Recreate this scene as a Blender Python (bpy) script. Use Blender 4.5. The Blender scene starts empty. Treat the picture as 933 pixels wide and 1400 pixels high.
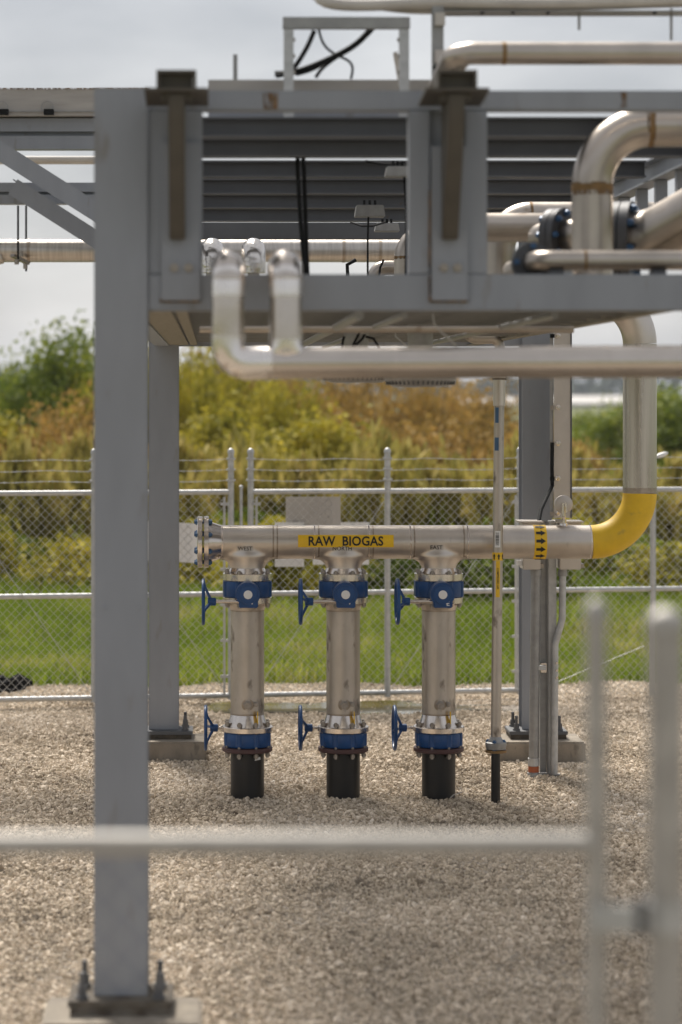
import bpy, math, random
import numpy as np
from mathutils import Vector, Matrix

# ------------------------------------------------------------------ camera, sky, sun, exposure
sc = bpy.context.scene
C = sc.collection
CAM_Z = 2.65
FPX = 3500.0           # focal length in photograph pixels (933 x 1400)
VX, VY = 290.0, 535.0  # vanishing point of the skid's long axis / horizon row in the photograph

cam = bpy.data.cameras.new('camera')
camo = bpy.data.objects.new('camera', cam)
C.objects.link(camo)
camo.location = (0, 0, CAM_Z)
camo.rotation_euler = (math.pi / 2, 0, 0)
cam.sensor_fit = 'VERTICAL'
cam.sensor_height = 36.0
cam.sensor_width = 24.0
cam.lens = FPX / 1400.0 * 36.0
cam.shift_x = (466.5 - VX) / 1400.0
cam.shift_y = -(700.0 - VY) / 1400.0
cam.clip_start = 0.1
cam.clip_end = 6000.0
cam.dof.use_dof = True
cam.dof.focus_distance = 16.65
cam.dof.aperture_fstop = 1.55
cam.dof.aperture_blades = 9
sc.camera = camo

SUN_EL, SUN_AZ = math.radians(51), math.radians(344)   # azimuth from +Y, clockwise
world = bpy.data.worlds.new('World')
sc.world = world
world.use_nodes = True
wn, wl = world.node_tree.nodes, world.node_tree.links
wn.clear()
w_out = wn.new('ShaderNodeOutputWorld')
w_bg = wn.new('ShaderNodeBackground')
w_sky = wn.new('ShaderNodeTexSky')
w_sky.sky_type = 'NISHITA'
w_sky.sun_disc = False
w_sky.sun_elevation = SUN_EL
w_sky.sun_rotation = SUN_AZ
w_sky.air_density = 1.0
w_sky.dust_density = 2.0
w_tc = wn.new('ShaderNodeTexCoord')
w_map = wn.new('ShaderNodeMapping')
w_map.inputs['Scale'].default_value = (1.6, 1.6, 5.0)
w_noise = wn.new('ShaderNodeTexNoise')
w_noise.inputs['Scale'].default_value = 3.2
w_noise.inputs['Detail'].default_value = 5.0
w_noise.inputs['Roughness'].default_value = 0.5
w_ramp = wn.new('ShaderNodeValToRGB')
w_ramp.color_ramp.elements[0].position = 0.40
w_ramp.color_ramp.elements[0].color = (3.4, 3.48, 3.68, 1)
w_ramp.color_ramp.elements[1].position = 0.62
w_ramp.color_ramp.elements[1].color = (5.25, 5.27, 5.36, 1)
w_mix = wn.new('ShaderNodeMixRGB')
w_mix.inputs['Fac'].default_value = 0.86
w_bg.inputs['Strength'].default_value = 0.1
wl.new(w_tc.outputs['Generated'], w_map.inputs['Vector'])
wl.new(w_map.outputs['Vector'], w_noise.inputs['Vector'])
wl.new(w_noise.outputs['Fac'], w_ramp.inputs['Fac'])
wl.new(w_sky.outputs['Color'], w_mix.inputs['Color1'])
wl.new(w_ramp.outputs['Color'], w_mix.inputs['Color2'])
wl.new(w_mix.outputs['Color'], w_bg.inputs['Color'])
wl.new(w_bg.outputs['Background'], w_out.inputs['Surface'])

sun = bpy.data.lights.new('sun', 'SUN')
sun.energy = 4.6
sun.angle = math.radians(16)
sun.color = (1.0, 0.95, 0.87)
suno = bpy.data.objects.new('sun', sun)
C.objects.link(suno)
_d = Vector((math.sin(SUN_AZ) * math.cos(SUN_EL), math.cos(SUN_AZ) * math.cos(SUN_EL), math.sin(SUN_EL)))
suno.rotation_euler = _d.to_track_quat('Z', 'Y').to_euler()
suno.location = (0, 0, 30)

sc.view_settings.view_transform = 'Standard'
sc.view_settings.look = 'None'
sc.view_settings.gamma = 1.0
sc.view_settings.use_curve_mapping = False
sc.view_settings.exposure = 0.5
sc.cycles.use_denoising = True
sc.cycles.max_bounces = 8
sc.cycles.sample_clamp_indirect = 4.0

# ------------------------------------------------------------------ helpers
def P(px, py, D):
    """point of the place that the photograph shows at (px, py), D metres away along the yard"""
    return Vector(((px - VX) * D / FPX, D, CAM_Z + (VY - py) * D / FPX))

def PX(px, D): return (px - VX) * D / FPX
def PZ(py, D): return CAM_Z + (VY - py) * D / FPX

WLOC = {}

class MB:
    def __init__(s):
        s.v, s.f = [], []

    def add(s, vs, fs):
        n = len(s.v)
        s.v.extend([tuple(v) for v in vs])
        s.f.extend([tuple(i + n for i in f) for f in fs])
        return s

    def box(s, x0, x1, y0, y1, z0, z1):
        vs = [(x0, y0, z0), (x1, y0, z0), (x1, y1, z0), (x0, y1, z0), (x0, y0, z1), (x1, y0, z1), (x1, y1, z1), (x0, y1, z1)]
        fs = [(3, 2, 1, 0), (4, 5, 6, 7), (0, 1, 5, 4), (1, 2, 6, 5), (2, 3, 7, 6), (3, 0, 4, 7)]
        return s.add(vs, fs)

    def obox(s, p0, p1, w, h, up=(0, 0, 1)):
        """bar from p0 to p1, w across, h along up"""
        p0, p1 = Vector(p0), Vector(p1)
        d = (p1 - p0).normalized()
        u = Vector(up)
        r = d.cross(u).normalized()
        u = r.cross(d).normalized()
        vs = []
        for p in (p0, p1):
            for a, b in ((-1, -1), (1, -1), (1, 1), (-1, 1)):
                vs.append(p + r * (a * w / 2) + u * (b * h / 2))
        return s.add(vs, [(3, 2, 1, 0), (4, 5, 6, 7), (0, 1, 5, 4), (1, 2, 6, 5), (2, 3, 7, 6), (3, 0, 4, 7)])

    def ibeam(s, p0, p1, h, bf, tf, tw, up=(0, 0, 1)):
        p0, p1 = Vector(p0), Vector(p1)
        d = (p1 - p0).normalized()
        r = d.cross(Vector(up)).normalized()
        u = r.cross(d).normalized()
        a, b, t, k = bf / 2, h / 2, tf, tw / 2
        prof = [(-a, -b), (a, -b), (a, -b + t), (k, -b + t), (k, b - t), (a, b - t), (a, b), (-a, b), (-a, b - t), (-k, b - t), (-k, -b + t), (-a, -b + t)]
        n = len(prof)
        vs = [p + r * x + u * y for p in (p0, p1) for x, y in prof]
        fs = [(i, (i + 1) % n, n + (i + 1) % n, n + i) for i in range(n)]
        caps = [(0, 1, 2, 11), (2, 3, 10, 11), (3, 4, 9, 10), (4, 5, 8, 9), (5, 6, 7, 8)]
        fs += [tuple(reversed(c)) for c in caps] + [tuple(n + i for i in c) for c in caps]
        return s.add(vs, fs)

    def tube(s, pts, r, seg=20, cap=True, ry=None):
        pts = [Vector(p) for p in pts]
        rs = r if isinstance(r, (list, tuple)) else [r] * len(pts)
        rings, vs, fs = [], [], []
        nrm = None
        for i, p in enumerate(pts):
            if i == 0: t = pts[1] - pts[0]
            elif i == len(pts) - 1: t = pts[-1] - pts[-2]
            else:
                t = (pts[i + 1] - pts[i]).normalized() + (pts[i] - pts[i - 1]).normalized()
            if t.length < 1e-9: t = Vector((0, 0, 1))
            t.normalize()
            if nrm is None:
                a = Vector((0, 0, 1)) if abs(t.z) < 0.9 else Vector((1, 0, 0))
                nrm = (a - t * a.dot(t)).normalized()
            else:
                nrm = nrm - t * nrm.dot(t)
                if nrm.length < 1e-6: nrm = t.orthogonal()
                nrm.normalize()
            b = t.cross(nrm)
            for k in range(seg):
                an = 2 * math.pi * k / seg
                vs.append(p + nrm * (math.cos(an) * rs[i]) + b * (math.sin(an) * rs[i]))
        m = len(pts)
        for i in range(m - 1):
            for k in range(seg):
                k2 = (k + 1) % seg
                fs.append((i * seg + k, i * seg + k2, (i + 1) * seg + k2, (i + 1) * seg + k))
        if cap:
            fs.append(tuple(range(seg - 1, -1, -1)))
            fs.append(tuple((m - 1) * seg + k for k in range(seg)))
        return s.add(vs, fs)

    def cyl(s, p0, p1, r, r2=None, seg=24):
        return s.tube([p0, p1], [r, r if r2 is None else r2], seg)

    def ring(s, c, axis, R, r, seg=40, ts=10):
        """torus"""
        c, ax = Vector(c), Vector(axis).normalized()
        u = ax.orthogonal().normalized()
        w = ax.cross(u)
        vs, fs = [], []
        for i in range(seg):
            a = 2 * math.pi * i / seg
            d = u * math.cos(a) + w * math.sin(a)
            for k in range(ts):
                b = 2 * math.pi * k / ts
                vs.append(c + d * (R + r * math.cos(b)) + ax * (r * math.sin(b)))
        for i in range(seg):
            for k in range(ts):
                i2, k2 = (i + 1) % seg, (k + 1) % ts
                fs.append((i * ts + k, i2 * ts + k, i2 * ts + k2, i * ts + k2))
        return s.add(vs, fs)

    def lathe(s, c, axis, prof, seg=32, closed=False):
        """profile [(offset along axis, radius)] spun about axis through c"""
        ax = Vector(axis).normalized()
        pts = [Vector(c) + ax * o for o, _ in prof]
        u = ax.orthogonal().normalized()
        w = ax.cross(u)
        vs, fs = [], []
        for p, (o, r) in zip(pts, prof):
            for k in range(seg):
                a = 2 * math.pi * k / seg
                vs.append(p + u * (r * math.cos(a)) + w * (r * math.sin(a)))
        for i in range(len(prof) - 1):
            for k in range(seg):
                k2 = (k + 1) % seg
                fs.append((i * seg + k, i * seg + k2, (i + 1) * seg + k2, (i + 1) * seg + k))
        fs.append(tuple(range(seg - 1, -1, -1)))
        fs.append(tuple((len(prof) - 1) * seg + k for k in range(seg)))
        return s.add(vs, fs)

    def prism(s, poly, d):
        """flat polygon (3D points) extruded by vector d"""
        n = len(poly)
        d = Vector(d)
        vs = [Vector(p) for p in poly] + [Vector(p) + d for p in poly]
        fs = [tuple(range(n - 1, -1, -1)), tuple(range(n, 2 * n))]
        fs += [(i, (i + 1) % n, n + (i + 1) % n, n + i) for i in range(n)]
        return s.add(vs, fs)

    def build(s, name, mat, parent=None, bevel=0.0, smooth=35):
        me = bpy.data.meshes.new(name)
        v = np.array(s.v, dtype=float)
        o3 = np.array([(v[:, 0].min() + v[:, 0].max()) / 2, (v[:, 1].min() + v[:, 1].max()) / 2, v[:, 2].min()])
        v = v - o3
        me.from_pydata(v.tolist(), [], s.f)
        me.validate()
        import bmesh
        bm = bmesh.new(); bm.from_mesh(me)
        bmesh.ops.recalc_face_normals(bm, faces=bm.faces)
        if bevel:
            es = [e for e in bm.edges if len(e.link_faces) == 2 and e.calc_face_angle(0) > 0.7]
            bmesh.ops.bevel(bm, geom=es, offset=bevel, segments=2, affect='EDGES', clamp_overlap=True)
        bm.to_mesh(me); bm.free()
        if smooth:
            me.polygons.foreach_set('use_smooth', [True] * len(me.polygons))
            me.set_sharp_from_angle(angle=math.radians(smooth))
        me.materials.append(mat)
        return place(name, me, o3, parent)

def place(name, me, loc, parent=None):
    o = bpy.data.objects.new(name, me)
    C.objects.link(o)
    loc = Vector(loc)
    WLOC[o.name] = loc.copy()
    if parent is not None:
        o.parent = parent
        o.location = loc - WLOC[parent.name]
    else:
        o.location = loc
    return o

def thing(name, loc, label, cat, group=None):
    o = bpy.data.objects.new(name, None)
    C.objects.link(o)
    o.empty_display_size = 0.2
    o.location = Vector(loc)
    WLOC[o.name] = Vector(loc)
    return tag(o, label, cat, group)

def tag(o, label=None, cat=None, group=None, kind=None):
    if label: o['label'] = label
    if cat: o['category'] = cat
    if group: o['group'] = group
    if kind: o['kind'] = kind
    return o

def copy_tree(o, parent=None):
    c = o.copy()
    C.objects.link(c)
    if parent is not None: c.parent = parent
    for ch in list(o.children):
        copy_tree(ch, c)
    return c

def arc(c, a, b, R, n=10, a0=0.0, a1=90.0):
    """points c + R(cos t * a + sin t * b)"""
    c, a, b = Vector(c), Vector(a), Vector(b)
    return [c + a * (R * math.cos(math.radians(t))) + b * (R * math.sin(math.radians(t))) for t in np.linspace(a0, a1, n)]

def bend(pts, R, n=9):
    """round the inner corners of a polyline with radius R"""
    pts = [Vector(p) for p in pts]
    out = [pts[0]]
    for i in range(1, len(pts) - 1):
        p = pts[i]
        d0 = (pts[i - 1] - p).normalized(); d1 = (pts[i + 1] - p).normalized()
        ang = d0.angle(d1)
        t = R / math.tan(ang / 2)
        q0, q1 = p + d0 * t, p + d1 * t
        bis = (d0 + d1).normalized()
        c = p + bis * (R / math.sin(ang / 2))
        v0, v1 = q0 - c, q1 - c
        for k in range(n):
            th = v0.angle(v1); f = k / (n - 1)
            out.append(c + (v0 * math.sin((1 - f) * th) + v1 * math.sin(f * th)) / math.sin(th))
    out.append(pts[-1])
    return out

# ------------------------------------------------------------------ materials
MATS = {}
def new_mat(name):
    m = bpy.data.materials.new(name)
    m.use_nodes = True
    nt = m.node_tree
    b = nt.nodes['Principled BSDF']
    return m, nt.nodes, nt.links, b

def mat(name, c1, c2=None, rough=0.5, metal=0.0, scale=4.0, stretch=(1, 1, 1), detail=6.0, lo=0.35, hi=0.7,
        bump=0.0, bscale=60.0, rvar=0.12, spots=None, spot_scale=9.0, spot_lo=0.66, spot_hi=0.74, spec=0.5, coat=0.0):
    m, N, L, b = new_mat(name)
    c2 = c2 or tuple(x * 0.8 for x in c1)
    tc = N.new('ShaderNodeTexCoord')
    mp = N.new('ShaderNodeMapping'); mp.inputs['Scale'].default_value = stretch
    L.new(tc.outputs['Object'], mp.inputs['Vector'])
    nz = N.new('ShaderNodeTexNoise'); nz.inputs['Scale'].default_value = scale; nz.inputs['Detail'].default_value = detail
    nz.inputs['Roughness'].default_value = 0.6
    L.new(mp.outputs['Vector'], nz.inputs['Vector'])
    rp = N.new('ShaderNodeValToRGB')
    rp.color_ramp.elements[0].position = lo; rp.color_ramp.elements[0].color = (*c2, 1)
    rp.color_ramp.elements[1].position = hi; rp.color_ramp.elements[1].color = (*c1, 1)
    L.new(nz.outputs['Fac'], rp.inputs['Fac'])
    col = rp.outputs['Color']
    if spots:
        n2 = N.new('ShaderNodeTexNoise'); n2.inputs['Scale'].default_value = spot_scale; n2.inputs['Detail'].default_value = 8.0
        L.new(mp.outputs['Vector'], n2.inputs['Vector'])
        r2 = N.new('ShaderNodeMapRange'); r2.inputs['From Min'].default_value = spot_lo; r2.inputs['From Max'].default_value = spot_hi
        L.new(n2.outputs['Fac'], r2.inputs['Value'])
        mx = N.new('ShaderNodeMixRGB'); mx.inputs['Color2'].default_value = (*spots, 1)
        L.new(r2.outputs['Result'], mx.inputs['Fac']); L.new(col, mx.inputs['Color1'])
        col = mx.outputs['Color']
    L.new(col, b.inputs['Base Color'])
    b.inputs['Metallic'].default_value = metal
    b.inputs['Specular IOR Level'].default_value = spec
    b.inputs['Coat Weight'].default_value = coat
    rr = N.new('ShaderNodeMapRange')
    rr.inputs['To Min'].default_value = max(0.02, rough - rvar); rr.inputs['To Max'].default_value = min(1, rough + rvar)
    L.new(nz.outputs['Fac'], rr.inputs['Value']); L.new(rr.outputs['Result'], b.inputs['Roughness'])
    if bump:
        n3 = N.new('ShaderNodeTexNoise'); n3.inputs['Scale'].default_value = bscale; n3.inputs['Detail'].default_value = 4.0
        L.new(mp.outputs['Vector'], n3.inputs['Vector'])
        bp = N.new('ShaderNodeBump'); bp.inputs['Strength'].default_value = bump; bp.inputs['Distance'].default_value = 0.02
        L.new(n3.outputs['Fac'], bp.inputs['Height']); L.new(bp.outputs['Normal'], b.inputs['Normal'])
    MATS[name] = m
    return m

M_STEEL = mat('painted_steel', (0.270, 0.284, 0.312), (0.230, 0.242, 0.266), 0.5, scale=5.0, stretch=(1, 1, 0.25), spots=(0.17, 0.15, 0.125), spot_scale=11, spot_lo=0.63, spot_hi=0.80, bump=0.03, bscale=90)
M_STEEL_DARK = mat('dark_steel_and_shade', (0.105, 0.107, 0.113), (0.08, 0.08, 0.085), 0.6, scale=3.0, spots=(0.10, 0.07, 0.05), spot_lo=0.7, spot_hi=0.8)  # dark steel parts; on the ceiling beams this colour stands in for shade
M_RUST = mat('rusty_streak', (0.24, 0.15, 0.07), (0.15, 0.085, 0.04), 0.85, scale=25)
_N, _L = M_RUST.node_tree.nodes, M_RUST.node_tree.links
_n = _N.new('ShaderNodeTexNoise'); _n.inputs['Scale'].default_value = 30.0; _n.inputs['Detail'].default_value = 5.0
_tc = _N.new('ShaderNodeTexCoord'); _mp = _N.new('ShaderNodeMapping'); _mp.inputs['Scale'].default_value = (2.0, 1, 0.4)
_L.new(_tc.outputs['Object'], _mp.inputs['Vector']); _L.new(_mp.outputs['Vector'], _n.inputs['Vector'])
_mr = _N.new('ShaderNodeMapRange'); _mr.inputs['From Min'].default_value = 0.40; _mr.inputs['From Max'].default_value = 0.58
_L.new(_n.outputs['Fac'], _mr.inputs['Value']); _L.new(_mr.outputs['Result'], _N['Principled BSDF'].inputs['Alpha'])
M_STAIN = mat('stainless_pipe', (0.62, 0.565, 0.51), (0.50, 0.45, 0.40), 0.37, 1.0, scale=5.0, stretch=(1, 1, 0.35), spots=(0.30, 0.26, 0.22), spot_scale=22, spot_lo=0.68, spot_hi=0.82, bump=0.02, bscale=120)
M_STAIN_V = mat('stainless_drawn_pipe', (0.60, 0.55, 0.50), (0.40, 0.36, 0.325), 0.28, 1.0, scale=9.0, stretch=(1, 1, 0.06), spots=(0.22, 0.19, 0.16), spot_scale=12, spot_lo=0.66, spot_hi=0.80, bump=0.02, bscale=80)
M_STAIN_S = mat('scuffed_stainless', (0.53, 0.48, 0.43), (0.40, 0.36, 0.315), 0.42, 1.0, scale=7.0, stretch=(1, 1, 0.5), spots=(0.16, 0.135, 0.11), spot_scale=15, spot_lo=0.58, spot_hi=0.72, bump=0.02, bscale=80)
M_POL = mat('machined_stainless', (0.72, 0.66, 0.60), (0.6, 0.54, 0.49), 0.22, 1.0, scale=6.0)
M_WELD = mat('weld_bead', (0.42, 0.36, 0.30), (0.30, 0.25, 0.2), 0.4, 1.0, scale=30.0)
M_WELDRUST = mat('rusty_weld', (0.30, 0.18, 0.075), (0.20, 0.12, 0.05), 0.6, 0.5, scale=20.0)
M_PIPE_B = mat('beige_process_pipe', (0.54, 0.48, 0.42), (0.42, 0.37, 0.32), 0.33, 1.0, scale=4.0, spots=(0.28, 0.20, 0.13), spot_scale=10, spot_lo=0.66, spot_hi=0.8)
M_CLAD = mat('insulation_cladding', (0.64, 0.575, 0.51), (0.50, 0.445, 0.39), 0.24, 1.0, scale=4.0, stretch=(0.5, 1, 1), bump=0.03, bscale=14)
M_FOIL = mat('crinkled_foil', (0.80, 0.75, 0.70), (0.66, 0.62, 0.57), 0.22, 1.0, scale=6.0, bump=0.55, bscale=13)
M_GALV = mat('galvanised_steel', (0.55, 0.55, 0.545), (0.42, 0.42, 0.415), 0.55, 0.75, scale=18.0, detail=3)
M_GALV_W = mat('weathered_galvanised', (0.47, 0.445, 0.41), (0.37, 0.35, 0.325), 0.6, 0.55, scale=16.0, detail=3)
M_MESH = mat('galvanised_wire', (0.62, 0.61, 0.58), (0.52, 0.51, 0.49), 0.5, 0.25, scale=18.0, detail=2)
M_GALV_PIPE = mat('spiral_galvanised_pipe', (0.60, 0.56, 0.51), (0.44, 0.40, 0.36), 0.40, 0.95, scale=4.0, stretch=(14, 1, 1), spots=(0.3, 0.25, 0.2), spot_scale=6, spot_lo=0.7, spot_hi=0.85)
M_GALV_D = mat('dull_galvanised_strut', (0.36, 0.355, 0.345), (0.27, 0.265, 0.26), 0.5, 0.6, scale=14.0)
M_BLUE = mat('blue_valve_paint', (0.004, 0.058, 0.205), (0.003, 0.044, 0.15), 0.38, 0.0, scale=12.0, spec=0.5, bump=0.04, bscale=70)
M_YEL = mat('yellow_paint', (0.80, 0.51, 0.012), (0.64, 0.40, 0.012), 0.55, 0.0, scale=5.0, spots=(0.33, 0.22, 0.05), spot_scale=11, spot_lo=0.62, spot_hi=0.78, bump=0.05, bscale=60)
M_YLAB = mat('yellow_label', (0.80, 0.50, 0.01), (0.72, 0.44, 0.01), 0.4, 0.0, scale=6.0)
M_INK = mat('black_ink', (0.012, 0.011, 0.010), (0.010, 0.009, 0.008), 0.55)
M_BLACKP = mat('black_poly_pipe', (0.009, 0.0085, 0.008), (0.006, 0.0055, 0.0055), 0.38, 0.0, scale=7.0, spots=(0.05, 0.045, 0.04), spot_scale=10, spot_lo=0.68, spot_hi=0.85)
M_PLASTIC = mat('matt_black_plastic', (0.010, 0.010, 0.010), (0.006, 0.006, 0.006), 0.85, spec=0.1)
M_RUBBER = mat('black_cable', (0.012, 0.012, 0.012), (0.009, 0.009, 0.009), 0.75, spec=0.15)
M_REDFL = mat('red_oxide_flange', (0.085, 0.036, 0.034), (0.06, 0.027, 0.026), 0.55, 0.0, scale=14)
M_DKGREY = mat('dark_grey_flange', (0.10, 0.10, 0.105), (0.07, 0.07, 0.075), 0.5, 0.3, scale=14)
M_BOLT = mat('zinc_bolt', (0.40, 0.36, 0.32), (0.28, 0.25, 0.22), 0.45, 0.9, scale=40)
M_BLUEBOLT = mat('blue_coated_bolt', (0.05, 0.12, 0.24), (0.035, 0.09, 0.19), 0.4, 0.2, scale=40)
M_OLIVE = mat('shaded_weathered_bracket', (0.095, 0.082, 0.064), (0.07, 0.06, 0.047), 0.6, 0.3, scale=9)  # weathered olive brown, darkened to hold the shade of the underside
M_CONC = mat('concrete', (0.31, 0.265, 0.21), (0.19, 0.16, 0.125), 0.9, 0.0, scale=7.0, stretch=(1, 1, 0.5), spots=(0.15, 0.13, 0.105), spot_scale=20, spot_lo=0.6, spot_hi=0.72, bump=0.25, bscale=80)
M_GROUT = mat('stained_grout', (0.12, 0.095, 0.068), (0.05, 0.04, 0.03), 0.9, 0.0, scale=18.0, bump=0.2)
M_WHITE = mat('white_sign', (0.74, 0.73, 0.72), (0.68, 0.67, 0.66), 0.5, scale=5)
M_GREYSIGN = mat('grey_sign_back', (0.46, 0.43, 0.40), (0.40, 0.375, 0.35), 0.45, 0.2, scale=4)
M_BOX = mat('stainless_enclosure', (0.56, 0.51, 0.46), (0.48, 0.44, 0.40), 0.5, 0.7, scale=6)
M_TRAY = mat('beige_tray', (0.43, 0.40, 0.37), (0.34, 0.315, 0.29), 0.7, 0.1, scale=5, stretch=(0.5, 1, 3), spots=(0.22, 0.19, 0.16), spot_scale=7, spot_lo=0.66, spot_hi=0.8)
M_HOSE = mat('off_white_hose', (0.55, 0.51, 0.46), (0.44, 0.40, 0.36), 0.6, scale=5)
M_ORANGE = mat('orange_tape', (0.40, 0.10, 0.03), (0.30, 0.07, 0.02), 0.6)
M_BLUETAPE = mat('blue_tape', (0.05, 0.13, 0.25), (0.04, 0.10, 0.2), 0.5)
M_WOODISH = mat('stained_soffit', (0.27, 0.24, 0.185), (0.18, 0.155, 0.115), 0.7, scale=6, stretch=(6, 1, 1))
M_GRATE = mat('galvanised_decking', (0.27, 0.255, 0.235), (0.19, 0.18, 0.165), 0.5, 0.5, scale=8)
M_BARK = mat('grey_brown_bark', (0.12, 0.09, 0.06), (0.07, 0.052, 0.036), 0.9, scale=8, stretch=(1, 1, 0.2))

def rand_mat(name, stops, rough=0.9, noise_mix=0.35, nscale=3.0, trans=0.0, spec=0.2):
    """colour picked per instance / per face island from a ramp, shifted by noise"""
    m, N, L, b = new_mat(name)
    oi = N.new('ShaderNodeObjectInfo')
    ge = N.new('ShaderNodeNewGeometry')
    tc = N.new('ShaderNodeTexCoord')
    nz = N.new('ShaderNodeTexNoise'); nz.inputs['Scale'].default_value = nscale; nz.inputs['Detail'].default_value = 3
    L.new(ge.outputs['Position'], nz.inputs['Vector'])
    a1 = N.new('ShaderNodeMath'); a1.operation = 'ADD'
    L.new(oi.outputs['Random'], a1.inputs[0]); L.new(ge.outputs['Random Per Island'], a1.inputs[1])
    fr = N.new('ShaderNodeMath'); fr.operation = 'FRACT'
    L.new(a1.outputs[0], fr.inputs[0])
    mr = N.new('ShaderNodeMapRange'); mr.inputs['From Min'].default_value = 0.3; mr.inputs['From Max'].default_value = 0.7
    L.new(nz.outputs['Fac'], mr.inputs['Value'])
    mx = N.new('ShaderNodeMixRGB'); mx.inputs['Fac'].default_value = noise_mix
    L.new(fr.outputs[0], mx.inputs['Color1']); L.new(mr.outputs['Result'], mx.inputs['Color2'])
    rp = N.new('ShaderNodeValToRGB')
    el = rp.color_ramp.elements
    while len(el) > 1: el.remove(el[-1])
    el[0].position = stops[0][0]; el[0].color = (*stops[0][1], 1)
    for p, c in stops[1:]:
        e = el.new(p); e.color = (*c, 1)
    L.new(mx.outputs['Color'], rp.inputs['Fac'])
    L.new(rp.outputs['Color'], b.inputs['Base Color'])
    b.inputs['Roughness'].default_value = rough
    b.inputs['Specular IOR Level'].default_value = spec
    if trans:
        tr = N.new('ShaderNodeBsdfTranslucent'); L.new(rp.outputs['Color'], tr.inputs['Color'])
        ms = N.new('ShaderNodeMixShader'); ms.inputs['Fac'].default_value = trans
        L.new(b.outputs['BSDF'], ms.inputs[1]); L.new(tr.outputs['BSDF'], ms.inputs[2])
        L.new(ms.outputs['Shader'], N['Material Output'].inputs['Surface'])
    return m

M_STONE = rand_mat('crushed_limestone', [(0.0, (0.096, 0.075, 0.056)), (0.12, (0.246, 0.198, 0.146)), (0.35, (0.451, 0.375, 0.278)), (0.6, (0.603, 0.503, 0.391)), (0.85, (0.752, 0.647, 0.522)), (1.0, (0.930, 0.843, 0.738))], 0.9, 0.36, 0.9)
M_GRASS = rand_mat('field_grass_blades', [(0.0, (0.085, 0.13, 0.012)), (0.35, (0.18, 0.25, 0.022)), (0.6, (0.26, 0.315, 0.04)), (0.8, (0.38, 0.37, 0.09)), (1.0, (0.52, 0.45, 0.19))], 0.8, 0.62, 0.55, trans=0.35)
M_LEAF_G = rand_mat('green_leaves', [(0.0, (0.049, 0.076, 0.011)), (0.45, (0.146, 0.194, 0.028)), (0.8, (0.294, 0.322, 0.039)), (1.0, (0.464, 0.430, 0.069))], 0.7, 0.5, 1.1, trans=0.3)
M_LEAF_Y = rand_mat('yellow_green_leaves', [(0.0, (0.081, 0.081, 0.014)), (0.35, (0.250, 0.232, 0.030)), (0.7, (0.463, 0.392, 0.046)), (1.0, (0.642, 0.516, 0.090))], 0.7, 0.5, 0.9, trans=0.3)
M_LEAF_O = rand_mat('rusty_brown_leaves', [(0.0, (0.101, 0.074, 0.028)), (0.4, (0.313, 0.212, 0.055)), (0.75, (0.497, 0.313, 0.092)), (1.0, (0.662, 0.460, 0.156))], 0.75, 0.5, 0.9, trans=0.25)
M_REED = rand_mat('dry_reeds', [(0.0, (0.145, 0.136, 0.033)), (0.5, (0.380, 0.326, 0.081)), (1.0, (0.653, 0.508, 0.181))], 0.8, 0.5, 0.8, trans=0.25)
M_LEAF_F = rand_mat('far_dark_leaves', [(0.0, (0.02, 0.028, 0.012)), (1.0, (0.06, 0.075, 0.03))], 0.9, 0.5, 0.05)

# ground materials
M_EARTH, N, L, b = new_mat('field_soil')
nz = N.new('ShaderNodeTexNoise'); nz.inputs['Scale'].default_value = 0.4; nz.inputs['Detail'].default_value = 10
ge = N.new('ShaderNodeNewGeometry'); L.new(ge.outputs['Position'], nz.inputs['Vector'])
rp = N.new('ShaderNodeValToRGB'); rp.color_ramp.elements[0].position = 0.35; rp.color_ramp.elements[0].color = (0.06, 0.075, 0.015, 1)
rp.color_ramp.elements[1].position = 0.7; rp.color_ramp.elements[1].color = (0.14, 0.14, 0.035, 1)
L.new(nz.outputs['Fac'], rp.inputs['Fac']); L.new(rp.outputs['Color'], b.inputs['Base Color']); b.inputs['Roughness'].default_value = 1.0

M_PAD, N, L, b = new_mat('gravel_bed')
ge = N.new('ShaderNodeNewGeometry')
vo = N.new('ShaderNodeTexVoronoi'); vo.inputs['Scale'].default_value = 45.0
L.new(ge.outputs['Position'], vo.inputs['Vector'])
sp = N.new('ShaderNodeSeparateColor'); L.new(vo.outputs['Color'], sp.inputs['Color'])
rp = N.new('ShaderNodeValToRGB')
rp.color_ramp.elements[0].color = (0.14, 0.115, 0.09, 1); rp.color_ramp.elements[1].color = (0.46, 0.40, 0.335, 1)
L.new(sp.outputs['Red'], rp.inputs['Fac']); L.new(rp.outputs['Color'], b.inputs['Base Color'])
bp = N.new('ShaderNodeBump'); bp.inputs['Strength'].default_value = 0.9; bp.inputs['Distance'].default_value = 0.02; bp.invert = True
L.new(vo.outputs['Distance'], bp.inputs['Height']); L.new(bp.outputs['Normal'], b.inputs['Normal']); b.inputs['Roughness'].default_value = 0.95

M_WATER, N, L, b = new_mat('muddy_water')
b.inputs['Base Color'].default_value = (0.10, 0.085, 0.045, 1)
b.inputs['Roughness'].default_value = 0.06
nz = N.new('ShaderNodeTexNoise'); nz.inputs['Scale'].default_value = 9.0
bp = N.new('ShaderNodeBump'); bp.inputs['Strength'].default_value = 0.05; bp.inputs['Distance'].default_value = 0.01
L.new(nz.outputs['Fac'], bp.inputs['Height']); L.new(bp.outputs['Normal'], b.inputs['Normal'])

# ------------------------------------------------------------------ the setting
g = MB().add([(-2500, -300, -0.008), (2500, -300, -0.008), (2500, 4000, -0.008), (-2500, 4000, -0.008)], [(0, 1, 2, 3)]).build('ground', M_EARTH)
tag(g, kind='structure')

D_PIPE = 16.7
PAD_FAR = 23.05
rng = np.random.default_rng(7)
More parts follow.
